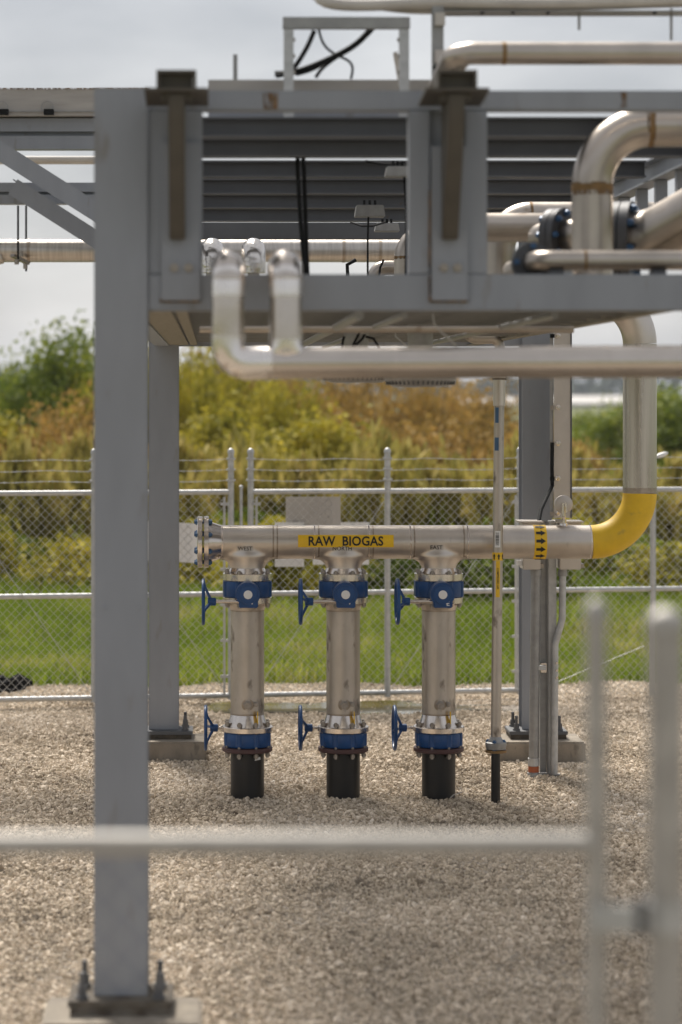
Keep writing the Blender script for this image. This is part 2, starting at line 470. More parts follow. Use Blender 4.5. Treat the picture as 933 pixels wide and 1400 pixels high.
# gravel pad with an uneven far edge
xs = np.linspace(-14, 16, 121)
edge = [(x, PAD_FAR + 0.14 * math.sin(x * 2.1) + 0.10 * math.sin(x * 5.3 + 1) + 0.022 * x) for x in xs]
pad = MB().add([(x, y, 0.0) for x, y in edge] + [(x, -2.0, 0.0) for x, _ in edge],
               [(i, i + 1, 121 + i + 1, 121 + i) for i in range(120)]).build('gravel_pad', M_PAD)
tag(pad, kind='structure')

# puddle in front of the gate
def in_puddle(x, y, grow=0.0):
    u = (x - 1.15) / (1.15 + grow); v = (y - 21.38) / (0.40 + grow)
    return u * u + v * v < (1 + 0.22 * np.sin(x * 5.0 + 1) + 0.12 * np.sin(x * 13.0)) ** 2
pv = []
for k in range(72):
    a = 2 * math.pi * k / 72
    for _ in range(1):
        lo_, hi_ = 0.0, 3.0
        for _i in range(18):
            md = (lo_ + hi_) / 2
            if in_puddle(1.15 + md * math.cos(a), 21.38 + md * 0.36 * math.sin(a)): lo_ = md
            else: hi_ = md
        pv.append((1.15 + lo_ * 1.03 * math.cos(a), 21.38 + lo_ * 0.37 * math.sin(a), 0.012))
pud = MB().add([(1.15, 21.38, 0.012)] + pv, [(0, 1 + k, 1 + (k + 1) % 72) for k in range(72)]).build('puddle', M_WATER)
tag(pud, kind='structure')

# loose crushed stone: tens of thousands of real stones, instanced by geometry nodes on one point mesh
def gravel(name, n_pts_xyz, scl, mat_):
    me = bpy.data.meshes.new(name)
    n = len(n_pts_xyz)
    me.vertices.add(n)
    me.vertices.foreach_set('co', np.asarray(n_pts_xyz, dtype=np.float32).ravel())
    at = me.attributes.new('stone_rot', 'FLOAT_VECTOR', 'POINT')
    at.data.foreach_set('vector', (rng.random((n, 3)) * 6.283).astype(np.float32).ravel())
    at = me.attributes.new('stone_scale', 'FLOAT_VECTOR', 'POINT')
    at.data.foreach_set('vector', scl.astype(np.float32).ravel())
    me.materials.append(mat_)
    o = bpy.data.objects.new(name, me)
    C.objects.link(o)
    ng = bpy.data.node_groups.new(name, 'GeometryNodeTree')
    ng.interface.new_socket('Geometry', in_out='INPUT', socket_type='NodeSocketGeometry')
    ng.interface.new_socket('Geometry', in_out='OUTPUT', socket_type='NodeSocketGeometry')
    nn, nl = ng.nodes, ng.links
    gi = nn.new('NodeGroupInput'); go = nn.new('NodeGroupOutput')
    join = nn.new('GeometryNodeJoinGeometry')
    for k in range(5):
        ico = nn.new('GeometryNodeMeshIcoSphere'); ico.inputs['Radius'].default_value = 1.0; ico.inputs['Subdivisions'].default_value = 2 if k < 2 else 1
        sp_ = nn.new('GeometryNodeSetPosition')
        ns = nn.new('ShaderNodeTexNoise'); ns.inputs['Scale'].default_value = 0.9
        pos = nn.new('GeometryNodeInputPosition')
        ad = nn.new('ShaderNodeVectorMath'); ad.operation = 'ADD'; ad.inputs[1].default_value = (k * 7.3, k * 3.1, k * 1.7)
        nl.new(pos.outputs[0], ad.inputs[0]); nl.new(ad.outputs[0], ns.inputs['Vector'])
        sb = nn.new('ShaderNodeVectorMath'); sb.operation = 'SUBTRACT'; sb.inputs[1].default_value = (0.5, 0.5, 0.5)
        nl.new(ns.outputs['Color'], sb.inputs[0])
        sc_ = nn.new('ShaderNodeVectorMath'); sc_.operation = 'SCALE'; sc_.inputs['Scale'].default_value = 1.5
        nl.new(sb.outputs[0], sc_.inputs[0])
        nl.new(ico.outputs['Mesh'], sp_.inputs['Geometry']); nl.new(sc_.outputs[0], sp_.inputs['Offset'])
        smt = nn.new('GeometryNodeSetMaterial'); smt.inputs['Material'].default_value = mat_
        nl.new(sp_.outputs['Geometry'], smt.inputs['Geometry'])
        gti = nn.new('GeometryNodeGeometryToInstance'); nl.new(smt.outputs['Geometry'], gti.inputs[0])
        nl.new(gti.outputs[0], join.inputs[0])
    iop = nn.new('GeometryNodeInstanceOnPoints')
    iop.inputs['Pick Instance'].default_value = True
    r1 = nn.new('GeometryNodeInputNamedAttribute'); r1.data_type = 'FLOAT_VECTOR'; r1.inputs['Name'].default_value = 'stone_rot'
    r2 = nn.new('GeometryNodeInputNamedAttribute'); r2.data_type = 'FLOAT_VECTOR'; r2.inputs['Name'].default_value = 'stone_scale'
    e2r = nn.new('FunctionNodeEulerToRotation'); nl.new(r1.outputs[0], e2r.inputs[0])
    nl.new(gi.outputs[0], iop.inputs['Points']); nl.new(join.outputs[0], iop.inputs['Instance'])
    nl.new(e2r.outputs[0], iop.inputs['Rotation']); nl.new(r2.outputs[0], iop.inputs['Scale'])
    nl.new(iop.outputs[0], go.inputs[0])
    md = o.modifiers.new('stones', 'NODES'); md.node_group = ng
    return o

def gravel_points(y0, y1, x0f, x1f, dens):
    pts = []
    ys = np.arange(y0, y1, 0.5)
    for y in ys:
        xa, xb = x0f(y), x1f(y)
        n = int((xb - xa) * 0.5 * dens)
        pts.append(np.stack([rng.uniform(xa, xb, n), rng.uniform(y, y + 0.5, n), np.zeros(n)], 1))
    return np.concatenate(pts)
gp = gravel_points(8.6, 23.6, lambda y: -0.10 * y - 0.5, lambda y: 0.20 * y + 0.5, 6200)
ex = np.interp(gp[:, 0], [e[0] for e in edge], [e[1] for e in edge])
keep = (gp[:, 1] < ex + rng.normal(0, 0.06, len(gp))) & ~(in_puddle(gp[:, 0], gp[:, 1]) & (rng.random(len(gp)) > 0.02))
gp = gp[keep]
sz = np.clip(rng.lognormal(math.log(0.0055), 0.50, len(gp)), 0.0026, 0.022)
gs = np.stack([sz * rng.uniform(0.9, 1.5, len(gp)), sz * rng.uniform(0.8, 1.2, len(gp)), sz * rng.uniform(0.55, 0.9, len(gp))], 1)
gp[:, 2] = rng.uniform(-0.002, 0.010, len(gp)) + 0.006 * np.sin(gp[:, 0] * 3.1) * np.sin(gp[:, 1] * 2.3)
gr = gravel('gravel', gp, gs, M_STONE)
tag(gr, 'loose crushed limestone gravel covering the equipment yard', 'gravel', kind='stuff')

# grass field: one blade = one tapered triangle
def grass(name, areas, label):
    V, F = [], []
    base = 0
    for (y0, y1, dens, h0, h1, wid) in areas:
        xa, xb = -0.105 * y1 - 2.0, 0.21 * y1 + 2.0
        n = int((y1 - y0) * (xb - xa) * dens)
        x = rng.uniform(xa, xb, n); y = rng.uniform(y0, y1, n)
        ok = y > np.interp(x, [e[0] for e in edge], [e[1] for e in edge]) - 0.03
        x, y = x[ok], y[ok]; n = len(x)
        patch = 0.5 + 0.5 * np.sin(x * 0.9 + 0.7 * np.sin(y * 0.6)) * np.sin(y * 0.5 + 1.3)
        h = (h0 + (h1 - h0) * rng.random(n)) * (0.6 + 0.8 * patch)
        a = rng.random(n) * 6.283; w = wid * rng.uniform(0.6, 1.4, n)
        lean = h * rng.uniform(0.1, 0.7, n); la = rng.random(n) * 6.283
        dx, dy = np.cos(a) * w, np.sin(a) * w
        mx_, my_ = x + np.cos(la) * lean * 0.35, y + np.sin(la) * lean * 0.35
        tx, ty = x + np.cos(la) * lean, y + np.sin(la) * lean
        z0 = np.full(n, -0.01)
        v = np.stack([np.stack([x - dx, y - dy, z0], 1), np.stack([x + dx, y + dy, z0], 1),
                      np.stack([mx_ + dx * .8, my_ + dy * .8, h * .6], 1), np.stack([mx_ - dx * .8, my_ - dy * .8, h * .6], 1), np.stack([tx, ty, h * (1 - 0.12 * lean / np.maximum(h, .01))], 1)], 1)
        V.append(v.reshape(-1, 3)); 
        i = base + np.arange(n) * 5
        F.append(np.stack([i, i + 1, i + 2, i, i + 2, i + 3, i + 3, i + 2, i + 4], 1).reshape(-1, 3))
        base += n * 5
    V = np.concatenate(V); F = np.concatenate(F)
    return fast_mesh(name, V, F, M_GRASS)

def fast_mesh(name, V, F, mat_, parent=None, loc=(0, 0, 0), nv=3):
    me = fast_data(name, V, F, mat_, nv)
    return place(name, me, loc, parent)

def fast_data(name, V, F, mat_, nv=3):
    me = bpy.data.meshes.new(name)
    me.vertices.add(len(V)); me.vertices.foreach_set('co', np.asarray(V, dtype=np.float32).ravel())
    me.loops.add(len(F) * nv); me.loops.foreach_set('vertex_index', np.asarray(F, dtype=np.int32).ravel())
    me.polygons.add(len(F)); me.polygons.foreach_set('loop_start', np.arange(0, len(F) * nv, nv, dtype=np.int32))
    me.update(calc_edges=True)
    me.materials.append(mat_)
    return me

gf = grass('field_grass', [(22.9, 27.0, 850, 0.06, 0.20, 0.006), (27.0, 33.0, 480, 0.12, 0.36, 0.008), (33.0, 37.0, 260, 0.25, 0.6, 0.012), (37.0, 46.0, 190, 0.5, 1.15, 0.016), (46.0, 75.0, 70, 0.6, 1.2, 0.024)], '')
tag(gf, 'rough green meadow grass beyond the chain link fence', 'grass', kind='stuff')

# ------------------------------------------------------------------ shrubs and trees behind the fence
def crown_data(name, rx, ry, h, n, leaf, mat_, seed, style):
    r = np.random.default_rng(seed)
    ncl = {'bush': 60, 'upright': 70, 'tree': 70}[style]
    # clump centres
    cl = []
    while len(cl) < ncl:
        p = r.uniform(-1, 1, 3)
        if p @ p > 1: continue
        if p @ p < 0.12 and r.random() < 0.7: continue
        cl.append(p)
    cl = np.array(cl)
    cx = cl[:, 0] * rx * 0.86
    cy = cl[:, 1] * ry * 0.86
    top = 1 - 0.30 * np.abs(np.sin(cl[:, 0] * 3.4 + seed)) * r.random(ncl)
    cz = h * (0.5 + 0.46 * cl[:, 2]) * top
    if style == 'tree': cz = h * (0.56 + 0.42 * cl[:, 2]) * top
    k = r.integers(0, ncl, n)
    sg = {'bush': (0.16, 0.16), 'upright': (0.085, 0.24), 'tree': (0.15, 0.12)}[style]
    x = cx[k] + r.normal(0, rx * sg[0], n)
    y = cy[k] + r.normal(0, ry * sg[0], n)
    z = np.maximum(cz[k] + r.normal(0, h * sg[1] * 0.5, n), 0.02)
    if style == 'upright':
        s = (z / h)
        x = x * (0.75 + 0.35 * s); y = y * (0.75 + 0.35 * s)
    L_ = leaf * r.uniform(0.6, 1.5, n)
    # random leaf frame, uprights hang their leaves along the shoot
    d = r.normal(0, 1, (n, 3))
    if style == 'upright': d[:, 2] = np.abs(d[:, 2]) * 3 + 0.6
    d /= np.linalg.norm(d, axis=1)[:, None]
    q = np.cross(d, r.normal(0, 1, (n, 3))); q /= np.linalg.norm(q, axis=1)[:, None]
    c = np.stack([x, y, z], 1)
    wv = q * (L_ * (0.16 if style == 'upright' else 0.32))[:, None]
    lv = d * (L_ * 0.5)[:, None]
    V = np.stack([c - lv, c + wv, c + lv, c - wv], 1).reshape(-1, 3)
    F = (np.arange(n) * 4)[:, None] + np.array([0, 1, 2, 3])[None]
    return fast_data(name, V, F, mat_, 4)

def stems_data(name, rx, ry, h, n, seed, thick, style):
    r = np.random.default_rng(seed + 100)
    mb = MB()
    if style == 'tree':
        mb.tube([(0, 0, 0), (0.05 * h, 0, h * 0.3), (-0.02 * h, 0.03 * h, h * 0.62)], [thick * 2.4, thick * 1.7, thick * 0.8], 8)
        z0 = h * 0.25
    else:
        z0 = 0.0
    for i in range(n):
        a = r.random() * 6.283; q = math.sqrt(r.random())
        bx, by = (0.12 * rx * math.cos(a), 0.12 * ry * math.sin(a)) if style != 'upright' else (0.7 * rx * q * math.cos(a), 0.7 * ry * q * math.sin(a))
        ex_, ey_ = rx * 0.85 * q * math.cos(a), ry * 0.85 * q * math.sin(a)
        hh = h * r.uniform(0.6, 0.97)
        mid = ((bx * 0.5 + ex_ * 0.5) * 0.85 + r.normal(0, 0.05), (by + ey_) * 0.42, z0 + (hh - z0) * 0.55)
        mb.tube([(bx, by, z0), mid, (ex_, ey_, hh)], [thick * 0.8, thick * 0.55, thick * 0.15], 5, cap=False)
    return mb

KINDS = {}
def plant_kind(key, rx, ry, h, n, leaf, mat_, seed, style, nst, thick):
    cd = crown_data('crown', rx, ry, h, n, leaf, mat_, seed, style)
    st = stems_data('trunk', rx, ry, h, nst, seed, thick, style)
    o = st.build('trunk', M_BARK)
    sd = o.data; so = Vector(o.location)
    bpy.data.objects.remove(o)
    KINDS[key] = (cd, sd, so)

plant_kind('green_tree', 1.7, 1.5, 4.3, 15000, 0.10, M_LEAF_G, 3, 'tree', 14, 0.045)
plant_kind('green_bush', 1.6, 1.3, 2.6, 12000, 0.09, M_LEAF_G, 5, 'bush', 12, 0.03)
plant_kind('willow', 1.3, 1.1, 3.4, 15000, 0.12, M_LEAF_Y, 8, 'upright', 34, 0.020)
plant_kind('willow_low', 1.5, 1.2, 2.6, 14000, 0.10, M_LEAF_Y, 12, 'bush', 22, 0.022)
plant_kind('rust', 1.5, 1.2, 3.1, 15000, 0.11, M_LEAF_O, 15, 'upright', 34, 0.020)
plant_kind('rust_low', 1.5, 1.2, 2.4, 13000, 0.095, M_LEAF_O, 19, 'bush', 22, 0.022)
plant_kind('reed', 1.3, 0.8, 1.7, 7000, 0.22, M_REED, 23, 'upright', 20, 0.010)

def plant(name, key, px, top_py, D, label, group, sx=1.0, rot=0.0, h0=None):
    cd, sd, so = KINDS[key]
    hk = {'green_tree': 4.3, 'green_bush': 2.6, 'willow': 3.4, 'willow_low': 2.6, 'rust': 3.1, 'rust_low': 2.4, 'reed': 1.7, 'weed': 1.0, 'weed_green': 1.0}[key]
    x = PX(px, D)
    zt = PZ(top_py, D)
    t = thing(name, (x, D, 0), label, 'tree' if 'tree' in name else 'shrub', group)
    for nm, me, lo in (('crown', cd, Vector()), ('trunk', sd, so)):
        o = bpy.data.objects.new(nm, me); C.objects.link(o); o.parent = t; o.location = lo
    s = zt / hk
    t.scale = (sx, sx, s)
    t.rotation_euler = (0, 0, rot)
    return t

GB = 'scrub growing behind the fence'
plant('green_tree', 'green_tree', 95, 432, 46, 'tall leafy green tree with a thin top shoot behind the fence', None, 0.95, 0.4)
plant('green_tree', 'green_tree', 30, 492, 50, 'shorter leafy green tree beside the tall one with the top shoot', None, 0.9, 2.2)
plant('green_tree', 'green_tree', -70, 500, 48, 'leafy green tree at the end of the hedge, past the shorter tree', None, 1.0, 4.0)
plant('green_tree', 'green_tree', 905, 522, 56, 'dense dark green tree beside the tall vertical pipe', None, 1.25, 1.0)
plant('green_tree', 'green_tree', 1010, 515, 58, 'dense dark green tree past the vertical pipe, farther along the fence', None, 1.3, 3.0)
plant('green_bush', 'green_bush', 838, 575, 60, 'rounded green bush between the grey column and the vertical pipe', None, 0.9, 0.3)
WL = 'yellow green willow shrub in the tall scrub behind the gate'
RL = 'rusty brown upright shrub in the tall scrub behind the gate'
for px, ty, D, sx, rot in ((255, 470, 47, 1.0, 0.2), (330, 505, 45, 1.0, 1.4), (385, 520, 44, .9, 2.1), (205, 485, 50, 1.1, 0.9), (160, 520, 44, .9, 3.3)):
    plant('willow_shrub', 'willow', px, ty, D, WL, GB, sx, rot)
for px, ty, D, sx, rot in ((300, 478, 53, 1.1, 0.5), (430, 512, 50, 1.1, 1.9), (490, 505, 52, 1.2, 2.6), (560, 515, 50, 1.1, 0.1), (620, 520, 52, 1.2, 1.2), (680, 530, 51, 1.1, 2.9), (375, 500, 55, 1.2, 2.2)):
    plant('brown_shrub', 'rust', px, ty, D, RL, 'brown scrub behind the gate', sx, rot)
for px, ty, D, sx, rot in ((420, 575, 41, 1.0, 0.6), (300, 560, 41, .9, 1.7), (365, 590, 42, 1.0, 2.4), (15, 575, 41, 1.0, 4.5)):
    plant('low_willow_shrub', 'willow_low', px, ty, D, 'low bushy yellow green shrub in front of the taller scrub', 'low yellow green shrubs', sx, rot)
for px, ty, D, sx, rot in ((60, 560, 40, .9, 0.6), (110, 545, 41, .9, 1.7), (560, 585, 42, 1.0, 2.0), (650, 570, 46, 1.0, 0.9), (500, 580, 43, 1.1, 0.2), (605, 575, 44, 1.1, 2.8), (695, 585, 44, 1.0, 3.6), (465, 560, 46, 1.0, 1.1), (805, 600, 60, 1.0, 0.9), (740, 575, 52, 1.0, 2.2)):
    plant('low_brown_shrub', 'rust_low', px, ty, D, 'low bushy brown shrub among the green scrub', 'low brown shrubs', sx, rot)
k = 0
for px in range(-40, 960, 62):
    k += 1
    D = 37.5 + 2.2 * math.sin(k * 2.3)
    plant('reed_clump', 'reed', px, 628 + 14 * math.sin(k * 1.7) + (20 if px > 760 else 0), D, 'clump of tall dry reeds at the foot of the scrub', 'reed clumps along the scrub', 0.9, k * 1.1)

# rank weeds between the mown strip and the scrub
plant_kind('weed', 1.2, 0.9, 1.0, 5200, 0.10, M_LEAF_Y, 31, 'bush', 16, 0.010)
plant_kind('weed_green', 1.2, 0.9, 1.0, 5200, 0.09, M_LEAF_G, 37, 'bush', 16, 0.010)
for k in range(19):
    px = -45 + k * 56
    D = 31.0 + 4.5 * abs(math.sin(k * 1.9 + 0.4))
    gk = k % 3 == 1
    plant('weed_clump', 'weed_green' if gk else 'weed', px, 690 + 42 * abs(math.sin(k * 2.7)), D,
          'dark green weed clump in the rough meadow beyond the fence' if gk else 'yellowish weed clump in the rough meadow beyond the fence',
          'green weed clumps' if gk else 'yellowish weed clumps', 0.75 + 0.3 * abs(math.sin(k * 1.3)), k * 0.9)

# far woods, seen in the gap above the scrub
def far_wood():
    V, F = [], []
    n = 5200
    x = rng.uniform(-260, 460, n); y = rng.uniform(900, 1050, n)
    prof = 9 + 4.5 * np.sin(x * 0.045) + 3 * np.sin(x * 0.11 + 2) + 2 * np.sin(x * 0.31)
    z = rng.random(n) ** 0.7 * np.maximum(prof, 3)
    a = rng.normal(0, 1, (n, 3)); a /= np.linalg.norm(a, axis=1)[:, None]
    q = np.cross(a, rng.normal(0, 1, (n, 3))); q /= np.linalg.norm(q, axis=1)[:, None]
    c = np.stack([x, y, z], 1)
    V = np.stack([c - a * 2.4, c + q * 1.9, c + a * 2.4, c - q * 1.9], 1).reshape(-1, 3)
    return fast_mesh('distant_woodland', V, (np.arange(n) * 4)[:, None] + np.arange(4)[None], M_LEAF_F, nv=4)
tag(far_wood(), 'distant wooded skyline far across the fields', 'woodland', kind='stuff')

# pale farm building far across the field
def far_building(px0, px1, py_eave, D, label, roof_py):
    x0, x1 = PX(px0, D), PX(px1, D)
    ze, zr = PZ(py_eave, D), PZ(roof_py, D)
    t = thing('farm_building', ((x0 + x1) / 2, D, 0), label, 'building')
    MB().box(x0, x1, D, D + 14, 0, ze).build('wall', M_WHITE, t)
    MB().prism([(x0 - 1, D - 0.6, ze + 0.03), (x0 - 1, D + 14.6, ze + 0.03), (x0 - 1, D + 7, zr)], (x1 - x0 + 2, 0, 0)).build('roof', M_GREYSIGN, t)
    for i in range(4):
        xx = x0 + (x1 - x0) * (i + 0.5) / 4
        MB().box(xx - 1.3, xx + 1.3, D - 0.12, D - 0.02, 0, ze * 0.62).build('door', M_GALV_D, t)
    return t
far_building(768, 872, 552, 420, 'long low pale farm building far across the fields', 541)
far_building(640, 712, 552, 460, 'smaller pale shed far off, seen beside the thin pipe', 543)
far_bush = plant('dark_shrub', 'green_bush', 806, 562, 130, 'small dark round bush far out in the meadow', None, 0.8, 0.7)

# ------------------------------------------------------------------ chain link fence and gates
def chain_mesh(p0, p1, z0, z1, r=0.0021, w=0.0355):
    """interlocked zigzag wires between two ground points"""
    p0, p1 = Vector((p0[0], p0[1], 0)), Vector((p1[0], p1[1], 0))
    u = (p1 - p0).normalized(); nrm = Vector((-u.y, u.x, 0))
    length = (p1 - p0).length
    nw = int(length / w) - 1
    nj = int((z1 - z0) / w) + 1
    V, F = [], []
    j = np.arange(nj)
    base = 0
    cs = [(math.cos(a), math.sin(a)) for a in (0.5, 2.6, 4.7)]
    for i in range(nw):
        s = i * w + ((i + j) % 2) * w
        z = z0 + j * (z1 - z0) / (nj - 1)
        off = r * 0.9 * np.where((i + j) % 2 == 0, 1, -1)
        c = np.stack([p0.x + u.x * s + nrm.x * off, p0.y + u.y * s + nrm.y * off, z], 1)
        for ca, sa in cs:
            # square-ish cross-section in the fence plane normal and along z
            V.append(c + np.array([nrm.x * r * ca, nrm.y * r * ca, 0])[None] + np.array([u.x * r * sa * 1.35, u.y * r * sa * 1.35, 0])[None])
        a = base + j[:-1]
        for q in range(3):
            q2 = (q + 1) % 3
            F.append(np.stack([a + q * nj, a + q2 * nj, a + q2 * nj + 1, a + q * nj + 1], 1))
        base += 3 * nj
    return np.concatenate(V), np.concatenate(F)

GALV_NOW = [None]
def domed_post(x, y, z0, z1, r, name, parent, m=None):
    prof = [(z0, r), (z1 - 0.045, r), (z1 - 0.044, r * 1.13), (z1 - 0.025, r * 1.13), (z1 - 0.010, r * 0.85), (z1 - 0.002, r * 0.4), (z1, 0.002)]
    return MB().lathe((x, y, 0), (0, 0, 1), prof, 20).build(name, m or GALV_NOW[0] or M_GALV, parent)

def fence_panel(name, label, cat, q0, q1, ups, rails, group=None, top=2.17, rtop=1.80, rr=0.022, bars=(), truss=None, wires=(1.90, 1.99, 2.08), mesh=(0.04, 1.80), wire_r=0.0023):
    """q0,q1 ground ends; ups [(fraction, radius, top)], rails [(z, from, to)]"""
    q0, q1 = Vector((*q0, 0)), Vector((*q1, 0))
    u = (q1 - q0).normalized(); Ln = (q1 - q0).length
    nb = Vector((u.y, -u.x, 0))    # towards the camera side
    t = thing(name, q0, label, cat, group)
    at = lambda f: q0 + u * (f * Ln)
    for f, r, zt in ups:
        p = at(f)
        domed_post(p.x, p.y, 0.0 if cat == 'fence' else 0.05, zt, r, 'post' if cat == 'fence' else 'upright', t)
        for z in wires:          # little wire clips on the upright
            MB().box(p.x - r - 0.012, p.x + r + 0.012, p.y - r - 0.006, p.y + r * 0.2, z - 0.008, z + 0.008).build('wire_clip', M_GALV, t)
    for z, f0, f1 in rails:
        a, b2 = at(f0), at(f1)
        MB().cyl((a.x, a.y, z), (b2.x, b2.y, z), rr, seg=14).build('rail', GALV_NOW[0] or M_GALV, t)
    off = nb * (-(rr + 0.006))
    V, F = chain_mesh(at(0) + off, at(1) + off, mesh[0], mesh[1], wire_r)
    o = fast_mesh('chain_link_mesh', V, F, M_MESH, t, loc=WLOC[t.name], nv=4)
    # vertices are in world space: move them under the thing
    co = np.asarray(V) - np.array(WLOC[t.name])[None]
    o.data.vertices.foreach_set('co', co.astype(np.float32).ravel()); o.data.update()
    tag(o, kind='stuff')
    for z in wires:
        mb = MB()
        n = max(2, int(Ln / 0.1))
        pts = [at(i / n) + Vector((0, 0, z - 0.012 * math.sin(math.pi * ((i / n * len(ups)) % 1)))) for i in range(n + 1)]
        for ph in (0, math.pi):
            mb.tube([p + Vector((0, 0.002 * math.cos(i * 2.1 + ph), 0.0022 * math.sin(i * 2.1 + ph))) for i, p in enumerate(pts)], 0.0017, 4, cap=False)
        for i, p in enumerate(pts):
            if i % 1 == 0:
                mb.tube([p + Vector((-0.006, 0.004, -0.012)), p + Vector((0.006, -0.004, 0.012))], 0.0011, 3)
                mb.tube([p + Vector((0.006, 0.004, -0.012)), p + Vector((-0.004, -0.004, 0.012))], 0.0011, 3)
        mb.build('barbed_wire', M_GALV, t)
    for f in bars:               # flat tension bars with clamps
        p = at(f)
        MB().box(p.x - 0.010, p.x + 0.010, p.y - 0.03, p.y - 0.024, 0.08, 1.76).build('tension_bar', M_GALV, t)
        for z in (0.25, 0.55, 0.85, 1.15, 1.45, 1.7):
            MB().box(p.x - 0.035, p.x + 0.035, p.y - 0.036, p.y - 0.022, z - 0.012, z + 0.012).build('clamp', M_GALV, t)
    if truss:
        for f0, z0, f1, z1 in truss:
            a, b2 = at(f0) + nb * 0.026, at(f1) + nb * 0.026
            MB().cyl((a.x, a.y, z0), (b2.x, b2.y, z1), 0.003, seg=6).build('truss_rod', M_GALV, t)
    return t

def FQ(px):
    m = 0.154; k = (px - VX) / FPX
    y = (21.3 + 1.765 * m) / (1 - m * k)
    return (k * y, y)

def frac(px, a, b):
    pa, pb, p = FQ(a)[0], FQ(b)[0], FQ(px)[0]
    return (p - pa) / (pb - pa)

a, b_ = -60, 316
fence_panel('gate_leaf', 'far chain link gate leaf with a tilted white sign beside the blind flange', 'gate', FQ(a), FQ(b_),
            [(0.0, 0.026, 2.17), (frac(129, a, b_), 0.026, 2.17), (1.0, 0.026, 2.17)],
            [(1.80, 0, 1), (0.94, 0, 1), (0.085, 0, 1)], bars=(frac(307, a, b_), 0.02),
            truss=[(0.02, 1.70, frac(124, a, b_), 0.12), (frac(134, a, b_), 1.70, 0.98, 0.12)])
a, b_ = 343, 710
fence_panel('gate_leaf', 'far chain link gate leaf with a grey sign behind the biogas manifold', 'gate', FQ(a), FQ(b_),
            [(0.0, 0.026, 2.17), (frac(530, a, b_), 0.026, 2.17), (1.0, 0.020, 2.17)],
            [(1.80, 0, 1), (0.94, 0, 1), (0.085, 0, 1)], bars=(frac(351, a, b_), frac(705, a, b_)),
            truss=[(0.02, 0.12, frac(525, a, b_), 1.72), (frac(535, a, b_), 0.12, 0.98, 1.72)])
a, b_ = 716, 1500
fence_panel('chain_link_fence', 'chain link fence with barbed wire behind the yellow elbow', 'fence', FQ(a), FQ(b_),
            [(0.0, 0.026, 2.17), (frac(893, a, b_), 0.026, 2.17), (frac(1200, a, b_), 0.026, 2.17), (1.0, 0.026, 2.17)],
            [(1.80, 0, 1), (0.94, 0, 1)], bars=(0.006,),
            truss=[(frac(740, a, b_), 0.10, frac(880, a, b_), 0.45)], mesh=(0.03, 1.8))
a, b_ = -700, -70
fence_panel('chain_link_fence', 'chain link fence running on past the far gate leaf with the tilted sign', 'fence', FQ(a), FQ(b_),
            [(0.0, 0.026, 2.17), (0.5, 0.026, 2.17), (1.0, 0.026, 2.17)], [(1.80, 0, 1), (0.94, 0, 1)])
q = FQ(330)
t = thing('drop_rod', (q[0], q[1], 0), 'thin upright drop rod between the two far gate leaves', 'gate rod')
MB().cyl((q[0], q[1], 0.0), (q[0], q[1], 1.83), 0.013, seg=12).build('rod', M_GALV, t)
MB().lathe((q[0], q[1], 1.83), (0, 0, 1), [(0, 0.018), (0.02, 0.018), (0.03, 0.008)], 12).build('cap', M_GALV, t)
MB().box(q[0] - 0.05, q[0] + 0.05, q[1] - 0.02, q[1] + 0.02, 0.93, 0.96).build('latch_guide', M_GALV, t)

def sign(px0, px1, py0, py1, m, label, skew=0.0, back=0.055):
    qa, qb = FQ(px0), FQ(px1)
    D = (qa[1] + qb[1]) / 2 + back
    x0, x1, z0, z1 = PX(px0, D), PX(px1, D), PZ(py1, D), PZ(py0, D)
    o = MB().prism([(x0, D, z0 + skew), (x1, D, z0 - skew), (x1, D, z1 - skew), (x0, D, z1 + skew)], (0, 0.004, 0)).build('fence_sign', m, bevel=0.0015)
    return tag(o, label, 'sign')
sign(200, 271, 714, 768, M_WHITE, 'blank white back of a tilted sign on the gate behind the flange', 0.012)
sign(391, 466, 679, 730, M_GREYSIGN, 'grey sign back hung under the gate top rail above the manifold')
sign(376, 416, 714, 775, M_WHITE, 'white sign back behind the manifold between the first and second tee')
sign(428, 505, 714, 772, M_WHITE, 'white sign back behind the manifold at the second tee')

# small black heap of plastic by the gate
t = thing('plastic_heap', (PX(-5, 22.6), 22.6, 0), 'black crumpled plastic heap on the gravel behind the far gate', 'plastic')
r_ = random.Random(4)
mb = MB()
for i in range(9):
    px, py = -40 + i * 8.5, 941 - 6 * math.sin(i)
    p = P(px, py, 22.55 + 0.05 * (i % 3)); p.z = max(p.z, 0.05)
    ang = r_.random() * 3
    mb.tube([p + Vector((-0.11, 0.03 * math.cos(ang), -0.02)), p + Vector((0, 0.02, 0.035 * math.sin(ang))), p + Vector((0.11, 0.03, 0.0))], [0.03, 0.065, 0.02], 7)
mb.build('crumpled_sheet', M_PLASTIC, t, smooth=20)
MB().tube([P(14, 946, 22.5), P(20, 930, 22.5), P(25, 922, 22.6)], [0.03, 0.035, 0.012], 7).build('loose_end', M_PLASTIC, t)
MB().tube([P(-30, 950, 22.4) + Vector((0, 0, 0.02)), P(10, 948, 22.4) + Vector((0, 0, 0.02)), P(35, 944, 22.5) + Vector((0, 0, 0.02))], [0.015, 0.02, 0.01], 7).build('strap', M_PLASTIC, t)

# white rag caught on the barbed wire
qq = FQ(905)
mb = MB()
rp_ = PZ(624, qq[1])
mb.tube([(qq[0] - 0.06, qq[1], rp_ - 0.01), (qq[0] - 0.02, qq[1] - .01, rp_ + 0.006), (qq[0] + 0.03, qq[1], rp_ + 0.022), (qq[0] + 0.055, qq[1], rp_ + 0.03)], [0.012, 0.022, 0.02, 0.006], 7)
tag(mb.build('rag', M_WHITE, smooth=25), 'white scrap of rag caught on the barbed wire beside the vertical pipe', 'rag')

